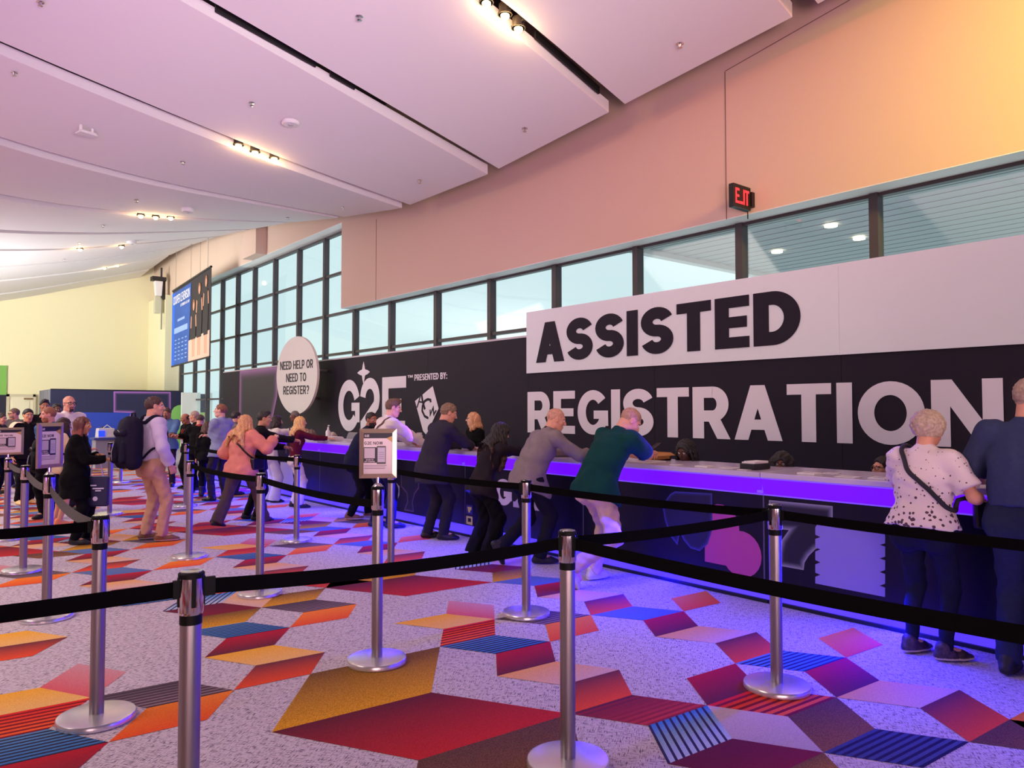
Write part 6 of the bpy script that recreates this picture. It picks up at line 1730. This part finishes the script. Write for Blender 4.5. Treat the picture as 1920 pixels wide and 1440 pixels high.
KM = person('person in a black hooded top bending over the kiosk', (4.680, 21.583), 100, H=1.478, w=1.05, lean=42, drop=.12, head=(0, 30, 0), skin=SK_M, arms=((.1, .5, .9), (-.1, .5, .9)),
       top=T(black_cl, sleeve=1.95, hem=-.1), bottom=T(black_tr), shoes=blk_sh, hair=dict(style='short', col=(20, 18, 22), thick=.016), face=False, res=1.7)
KH = person('dark-haired person sitting behind the kiosk printer', (4.358, 23.175), 250, H=1.267, w=1.0, sit=True, head=(0, 20, 0), skin=SK_M, feet=((.1, .4, 0), (-.1, .4, 0)),
       top=T(black_cl, sleeve=1.95), bottom=T(black_tr), shoes=blk_sh, hair=dict(style='bob', col=(18, 16, 20), len=.06), face=False, res=1.8)
BRD = person('man with dark glasses and a grey beard in the background by the cream door', (1.809, 17.843), 215, H=1.574, w=1.1, head=(24, 4, 0), skin=SK_L, glasses=True, beard='full',
       top=T(cloth('hoodie_grey', (92, 86, 88)), sleeve=1.95, hem=-.12, thick=.02), bottom=T(dark_tr), shoes=blk_sn, hair=dict(style='short', col=(104, 82, 66), brow=(120, 104, 92)), res=1.4)
FLP = person('person in a dark jacket at the far left edge of the picture', (1.355, 16.520), 330, H=1.490, w=1.1, lean=6, head=(10, 10, 0), skin=SK_L,
       top=T(cloth('jacket_dark_grey', (58, 52, 54)), sleeve=1.95, hem=-.14, thick=.022, name='jacket'), bottom=T(black_tr), shoes=blk_sh, hair=dict(style='short', col=(54, 44, 42)), res=1.5)
ASJ = person('man in a black track jacket with cream shoulders and cream shoes', (1.588, 14.494), 292, H=1.560, w=1.06, lean=5, head=(12, 4, 0), skin=SK_T,
       top=T(cloth('jacket_track', (26, 24, 28)), sleeve=1.95, hem=-.1, thick=.018, name='jacket'), bottom=T(black_tr), shoes=dict(mat=mat('shoe_cream', (222, 190, 130), .6)), hair=dict(style='buzz', col=(24, 20, 22), thick=.012), res=1.3,
       extras=(('strip', cloth('jacket_cream', (232, 204, 170)), lambda J: [J['nb'] + J['rt'] * .07 + J['up'] * .025, J['sh'][0] + J['up'] * .075 + J['rt'] * .005, J['sh'][0] + (J['el'][0] - J['sh'][0]) * .35 + J['rt'] * .068, J['el'][0] + J['rt'] * .07], .11, 'shoulder_panel'),))
DK1 = person('man with a dark quiff mostly hidden behind the man in blue', (2.008, 15.793), 270, H=1.723, w=1.0, head=(0, 0, 0), skin=SK_M, top=T(black_cl, sleeve=1.9), bottom=T(black_tr), shoes=blk_sh, hair=dict(style='quiff', col=(26, 20, 22)), res=1.6)
DK2 = person('dark-haired person mostly hidden behind the tall bald man', (2.257, 16.287), 280, H=1.662, w=1.0, head=(0, 0, 0), skin=SK_D, top=T(dark_tr, sleeve=1.9), bottom=T(black_tr), shoes=blk_sh, hair=dict(style='short', col=(26, 18, 20)), res=1.6)
BLU = person('man in a blue long-sleeved shirt with hands in his pockets and a black shoulder strap', (1.663, 12.332), 222, H=1.577, w=1.08, lean=2, head=(40, 4, 0), skin=SK_L,
       arms=((.24, .06, .86), (-.24, .06, .86)), top=T(cloth('shirt_blue', (66, 106, 152)), sleeve=1.9, hem=.05, thick=.018, collar=True, fold=1.2), bottom=T(black_tr), shoes=blk_sn, hair=dict(style='buzz', col=(150, 96, 66)), beard='stubble',
       extras=(('strip', mat('strap_black', (20, 20, 24), .6), lambda J: [J['nb'] + J['rt'] * .11 + J['up'] * .02, J['chest'] + J['fwd'] * .15 + J['rt'] * .11 + J['up'] * .06, J['waist'] + J['fwd'] * .16 + J['rt'] * .10, J['waist'] + J['fwd'] * .08 + J['rt'] * .17 - J['up'] * .06], .05, 'strap'), ('belt', mat('belt_leather', (24, 20, 22), .4))), res=1.15)
BLD = person('tall bald man with black glasses and goatee in a white short-sleeved shirt', (1.951, 12.974), 292, H=1.752, w=1.14, lean=0, head=(4, 2, 0), skin=SK_L, glasses=True, beard='goatee',
       top=T(cloth('shirt_white', (232, 222, 214)), sleeve=.95, hem=-.1, thick=.02, collar=True, loose=.008), bottom=T(dark_tr), shoes=blk_sh, hair=dict(style='buzz', col=(216, 152, 126), thick=.0005, brow=(70, 50, 44)), res=1.1)
BWO = person('dark-haired woman with a black backpack and bare legs, behind the woman in black', (1.627, 11.461), 8, H=1.440, w=1.0, bust=1.0, lean=2, head=(10, 14, 0), skin=SK_T,
       arms=((.12, .36, 1.0), (-.1, .34, 1.0)), top=T(cloth('tee_cream', (240, 216, 168)), sleeve=.8, hem=-.08), bottom=T(cloth('skirt_navy', (28, 26, 48)), kind='skirt', len=.40), shoes=dict(mat=mat('shoe_orange', (226, 130, 84), .6)),
       hair=dict(style='long', col=(48, 24, 26), len=.24), res=1.15)
BDR = person('woman with reddish-brown hair dressed all in black, holding up a phone', (1.575, 9.817), -22, H=1.463, w=1.06, bust=1.0, lean=3, head=(6, 4, 0), skin=SK_T,
       arms=((.08, .34, .96), (-.12, .2, 1.0)), poles=((.6, -.8, -.9), (-.8, -.6, -.6)), feet=((.09, .02, 8), (-.09, .1, -4)),
       top=T(cloth('top_black', (14, 13, 15)), sleeve=1.9, thick=.02, skirt=.30, flare=.05, name='tunic'), bottom=T(black_tr), shoes=blk_sn, hair=dict(style='bob', col=(96, 50, 42), len=.22, tip=(140, 70, 50), tipz=.06), hand_pose=('hold', 'relax'))
PCK = person('man in a lavender shirt and khaki trousers wearing a large dark backpack', (2.287, 9.476), 12, H=1.694, w=1.08, lean=-1, head=(22, 2, 0), skin=SK_L,
       arms=((.27, .10, .88), (-.26, .10, .90)), poles=((.9, -.9, 0), (-.9, -.9, 0)), feet=((.15, .06, 28), (-.12, .0, 18)),
       top=T(cloth('shirt_lavender', (200, 186, 214), noise=.03), sleeve=1.9, hem=.05, thick=.02, collar=True, fold=1.3, loose=.008), bottom=T(cloth('trousers_khaki', (196, 148, 124)), fold=1.2), shoes=brn_sh,
       hair=dict(style='short', col=(70, 44, 38)), extras=(('belt', mat('belt_red_brown', (92, 34, 34), .5)), ('watch', mat('watch_black', (20, 20, 24), .3), 0)))
# staff behind the counter
SG = person('grey-haired clerk sitting behind the far counter with her back turned', (6.021, 12.455), 60, H=1.382, w=1.0, bust=.9, sit=True, lean=8, head=(0, 10, 0), skin=SK_L, feet=((.1, .4, 0), (-.1, .4, 0)), top=T(dark_tr, sleeve=1.9), bottom=T(black_tr), shoes=blk_sh,
       hair=dict(style='bob', col=(186, 170, 160), len=.09), face=False, res=1.5)
SGL = person('seated clerk with glasses and grey hair beside the burgundy top', (5.999, 13.033), 195, H=1.501, w=1.0, bust=.9, sit=True, lean=12, head=(10, 24, 0), skin=SK_L, glasses=True, feet=((.1, .4, 0), (-.1, .4, 0)), top=T(dark_tr, sleeve=1.9), bottom=T(black_tr), shoes=blk_sh,
       hair=dict(style='bob', col=(120, 100, 92), len=.10), res=1.4)
BHC = person('dark-skinned man in dark green standing behind the far counter under the oval sign', (6.154, 14.280), 165, H=1.528, w=1.0, head=(14, 6, 0), skin=SK_D, top=T(cloth('shirt_dark_green', (24, 52, 46)), sleeve=.9, hem=-.1), bottom=T(black_tr), shoes=blk_sh,
       hair=dict(style='buzz', col=(110, 100, 98), thick=.005), extras=(('lanyard', mat('lanyard_teal', (40, 120, 110), .6)),), res=1.3)
BST = person('blonde clerk with glasses in a black shirt standing behind the counter', (6.339, 8.550), 172, H=1.509, w=1.0, bust=1.0, head=(24, -2, 0), skin=SK_P, glasses=True, top=T(cloth('top_black', (14, 13, 15)), sleeve=.9, hem=-.1, neck='v', collar=True), bottom=T(black_tr), shoes=blk_sh,
       hair=dict(style='longwavy', col=(206, 156, 110), len=.22))
SBD = person('clerk with cropped dark hair sitting behind the counter at the suited man\'s elbow', (5.827, 8.178), 30, H=1.475, w=1.0, sit=True, lean=4, head=(0, 16, 0), skin=SK_D, feet=((.1, .4, 0), (-.1, .4, 0)), top=T(black_cl, sleeve=1.9), bottom=T(black_tr), shoes=blk_sh, hair=dict(style='buzz', col=(30, 24, 24), thick=.004), face=False, res=1.3)
BRA = person('clerk with long dark braids looking down behind the counter', (6.007, 4.578), 190, H=1.595, w=1.0, bust=1.0, sit=True, lean=4, head=(6, 16, 0), skin=SK_DD, feet=((.1, .4, 0), (-.1, .4, 0)), top=T(black_cl, sleeve=1.9), bottom=T(black_tr), shoes=blk_sh,
       hair=dict(style='braids', col=(22, 18, 22), len=.30, vol=1.2), res=.95)
GST = person('clerk with big black glasses and dark hair behind the binder', (6.060, 3.600), 200, H=1.427, w=1.0, bust=1.0, sit=True, lean=10, head=(2, 4, 0), skin=SK_D, glasses=True, feet=((.1, .4, 0), (-.1, .4, 0)), top=T(black_cl, sleeve=1.9), bottom=T(black_tr), shoes=blk_sh,
       hair=dict(style='bob', col=(20, 16, 22), len=.10, vol=1.22), res=.95)
RST = person('clerk with round glasses and tied dark hair in profile beside the floral blouse', (6.189, 2.740), 165, H=1.413, w=1.0, bust=1.0, sit=True, lean=8, head=(14, -2, 0), skin=SK_L, glasses=mat('glasses_bronze', (96, 64, 52), .3, .4), feet=((.1, .4, 0), (-.1, .4, 0)), top=T(black_cl, sleeve=1.9), bottom=T(black_tr), shoes=blk_sh,
       hair=dict(style='short', col=(26, 18, 22), thick=.014), res=.95)

# ------------------------------------------------------------------ bags and hand-held things
def backpack(J, label, m, sc=1.0, piping=None, drop=.0, wide=1.0):
    c = J['chest'] - J['fwd'] * (.235 * J['s'] + .03) - J['up'] * (.06 + drop); wc = world(J, c)
    e = empty('backpack', tuple(wc), J['root'].rotation_euler[2], label, 'backpack')
    def mk(nm, fn, v=.010, mt=m):
        g = Grid((-.32, -.26, -.38), (.32, .30, .38), v); fn(g); V, Q = g.mesh(); return quadmesh(nm, V, Q, mt, None, e)
    mk('body', lambda g: [g.cone((sx * .11 * wide * sc, .0, -.20 * sc), (sx * .085 * wide * sc, .03, .17 * sc), .085 * sc, .075 * sc, .10) for sx in (1, -1)] and g.ell((0, 0, .0), (.17 * sc * wide, .105 * sc, .26 * sc), None, .05).fold(.003, 5, .12))
    mk('front_pocket', lambda g: [g.cone((sx * .085 * wide * sc, -.09 * sc, -.18 * sc), (sx * .075 * wide * sc, -.075 * sc, -.02 * sc), .045 * sc, .04 * sc, .08) for sx in (1, -1)] and g.fold(.003, 8, .1))
    mk('upper_pocket', lambda g: g.cone((-.08 * sc * wide, -.075 * sc, .09 * sc), (.08 * sc * wide, -.075 * sc, .09 * sc), .04 * sc, .04 * sc, .03))
    s_ = J['s']; Rl = lambda p: tuple(np.array(p) - c)
    for sg in (1, -1):
        pts = [c + J['up'] * .19 * sc + J['rt'] * sg * .07, J['nb'] + J['rt'] * sg * .095 * s_ - J['fwd'] * .09 * s_, J['nb'] + J['rt'] * sg * .115 * s_ + J['fwd'] * .01 + J['up'] * .022, J['chest'] + J['rt'] * sg * .135 * s_ + J['fwd'] * .135 * s_ + J['up'] * .04,
               J['waist'] + J['rt'] * sg * .16 * s_ + J['fwd'] * .10 * s_ + J['up'] * .08, J['waist'] + J['rt'] * sg * .175 * s_ - J['fwd'] * .06 * s_ + J['up'] * .02, c - J['up'] * .22 * sc + J['rt'] * sg * .12]
        P_ = drape(J, pts, .012); b = MB(); b.tube([Rl(p) for p in P_], [.022 if i < len(P_) * .6 else .013 for i in range(len(P_))], 8); b.build('strap', m, e, smooth=True)
    b = MB(); b.tube([(-.05, .05, .25 * sc), (-.04, .05, .29 * sc), (.04, .05, .29 * sc), (.05, .05, .25 * sc)], .009, 8); b.build('handle', m, e, smooth=True)
    pm = piping or mat('piping_grey', (150, 146, 160), .5)
    b = MB(); b.tube([(-.06 * sc, -.137 * sc, -.19 * sc), (-.07 * sc, -.137 * sc, -.1 * sc), (-.055 * sc, -.120 * sc, -.0 * sc)], .006, 6); b.build('piping', pm, e, smooth=True)
    b = MB(); b.tube([(.06 * sc, -.118 * sc, .10 * sc), (.02 * sc, -.120 * sc, .12 * sc)], .004, 6); b.build('zipper_pull', pm, e, smooth=True)
    return e
backpack(PCK, 'large dark navy backpack on the man in khaki trousers', cloth('pack_navy', (28, 24, 44), .7), 1.12)
backpack(BWO, 'black backpack on the dark-haired woman with bare legs', cloth('pack_black', (18, 17, 20), .7), .86, drop=.05)

def bag(name, label, c, w, d, h, m, rz=0, handle=None, hm=None):
    e = empty(name, c, rz, label, 'bag')
    b = MB(); b.hexa([(-w / 2, -d / 2, 0), (w / 2, -d / 2, 0), (w / 2, d / 2, 0), (-w / 2, d / 2, 0)], [(-w * .52, -d * .35, h), (w * .52, -d * .35, h), (w * .52, d * .35, h), (-w * .52, d * .35, h)])
    b.build('body', m, e, bevel=min(.018, d * .25))
    for pts in handle or ():
        b = MB(); b.tube(pts, .008, 8); b.build('strap', hm or m, e, smooth=True)
    return e
leather = mat('bag_leather_black', (20, 18, 24), .35)
wr = world(GRAN, GRAN['wr'][0])
c = np.array([wr[0] + .02, wr[1] - .06, .80])
gl = lambda p: tuple(world(GRAN, p) - c)
G_ = GRAN
sh_l = [G_['wr'][0] + np.array([.0, -.02, -.02]), G_['waist'] + G_['rt'] * .20 - G_['fwd'] * .02 - G_['up'] * .03, G_['waist'] + G_['rt'] * .12 - G_['fwd'] * .155 + G_['up'] * .06, G_['chest'] - G_['fwd'] * .17 - G_['rt'] * .03 + G_['up'] * .04, G_['nb'] - G_['fwd'] * .10 - G_['rt'] * .10 - G_['up'] * .015, G_['nb'] - G_['rt'] * .115 + G_['up'] * .022, G_['chest'] + G_['fwd'] * .14 - G_['rt'] * .08 + G_['up'] * .04]
e = bag('crossbody_bag', 'small dark handbag on a black strap held by the woman in the floral blouse', tuple(c), .20, .09, .17, leather, math.radians(-60))
R_ = rotz(math.radians(60))
b = MB(); b.tube([tuple(R_ @ np.array(gl(p))) for p in drape(G_, sh_l, .012)], .014, 8); b.build('strap', mat('strap_webbing', (34, 32, 40), .7), e, smooth=True)
c = world(BDR, BDR['wr'][0]); 
bag('tote_bag', 'navy paper tote bag with white print hanging beside the woman in black', (1.77, 9.72, .42), .26, .08, .34, mat('tote_navy', (30, 28, 70), .6), math.radians(-30), [[(-.07, 0, .33), (-.05, 0, .52), (.03, 0, .52), (.07, 0, .33)]], mat('tote_cord', (226, 224, 230), .6))
tb = [o for o in bpy.data.objects if o.name.startswith('tote_bag')][0]
pw = mat('print_bag_white', (220, 214, 230), .6)
for x0, x1, z in ((-.07, .01, .235), (-.03, .09, .20), (.0, .06, .175)):
    MB().box((x0, -.043, z), (x1, -.036, z + .014)).build('print', pw, tb)
rg = [(math.cos(i * math.pi / 6), math.sin(i * math.pi / 6)) for i in range(12)]
MB().hexa([(.026 * a, -.044, .09 + .026 * c_) for a, c_ in rg], [(.026 * a, -.036, .09 + .026 * c_) for a, c_ in rg]).build('print', pw, tb)
bag('shoulder_bag', 'dark handbag with an orange strap beside the bare-legged woman', (1.78, 11.25, .62), .24, .10, .22, cloth('bag_navy', (34, 32, 56)), math.radians(-20), [[(-.08, 0, .2), (-.06, 0, .38), (.04, 0, .38), (.08, 0, .2)]], mat('strap_orange', (226, 140, 50), .6))
bag('shoulder_bag', 'black shoulder bag hanging by the woman in the white jacket', (5.0, 11.93, .80), .26, .12, .24, leather, math.radians(70), [[(-.08, 0, .22), (-.05, .0, .44), (.05, .0, .44), (.08, 0, .22)]])
bag('shoulder_bag', 'black bag with a chain at the hip of the woman in wide trousers', (5.05, 5.88, .80), .20, .09, .18, leather, math.radians(60), [[(-.07, 0, .16), (-.04, .0, .34), (.04, .0, .34), (.07, 0, .16)]])
w_ = lambda J, k: world(J, J[k])
P = PINK
e = empty('crossbody_bag', tuple(world(P, P['Pv'] + P['rt'] * .22 + P['fwd'] * .05)), P['root'].rotation_euler[2], 'black crossbody bag of the woman in the pink sweater', 'bag')
o_ = P['Pv'] + P['rt'] * .22 + P['fwd'] * .05
b = MB(); b.box((-.035, -.10, -.02), (.035, .10, .13)); b.build('body', leather, e, bevel=.015)
b = MB(); b.tube([tuple(p - o_) for p in drape(P, (P['Pv'] + P['rt'] * .23 + P['up'] * .12 + P['fwd'] * .02, P['waist'] + P['rt'] * .17 * 1.1 - P['fwd'] * .10 + P['up'] * .03, P['chest'] + P['rt'] * .06 - P['fwd'] * .175 + P['up'] * .02), .012)], .012, 8); b.build('strap', MATS['strap_black'], e, smooth=True)
def phone(J, i, label, up_=.06):
    d = nrm(J['wr'][i] - J['el'][i]); c = J['wr'][i] + d * .10 * J['s'] + np.array([0, 0, .028]); e = empty('phone', tuple(world(J, c)), J['root'].rotation_euler[2], label, 'phone')
    b = MB(); b.hexa([(-.036, -.06, -.02), (.036, -.06, -.02), (.036, .07, .05), (-.036, .07, .05)], [(-.036, -.065, -.012), (.036, -.065, -.012), (.036, .065, .058), (-.036, .065, .058)]); b.build('case', PH, e, bevel=.003)
    b = MB(); b.hexa([(-.032, -.061, -.0113), (.032, -.061, -.0113), (.032, .061, .0555), (-.032, .061, .0555)], [(-.032, -.0613, -.0107), (.032, -.0613, -.0107), (.032, .0607, .0561), (-.032, .0607, .0561)]); b.build('screen', mat('phone_glass', (30, 34, 44), .1), e)
phone(BDR, 0, 'phone in the raised hand of the woman in black')
phone(GREEN, 0, 'phone in the hands of the man in the green polo')
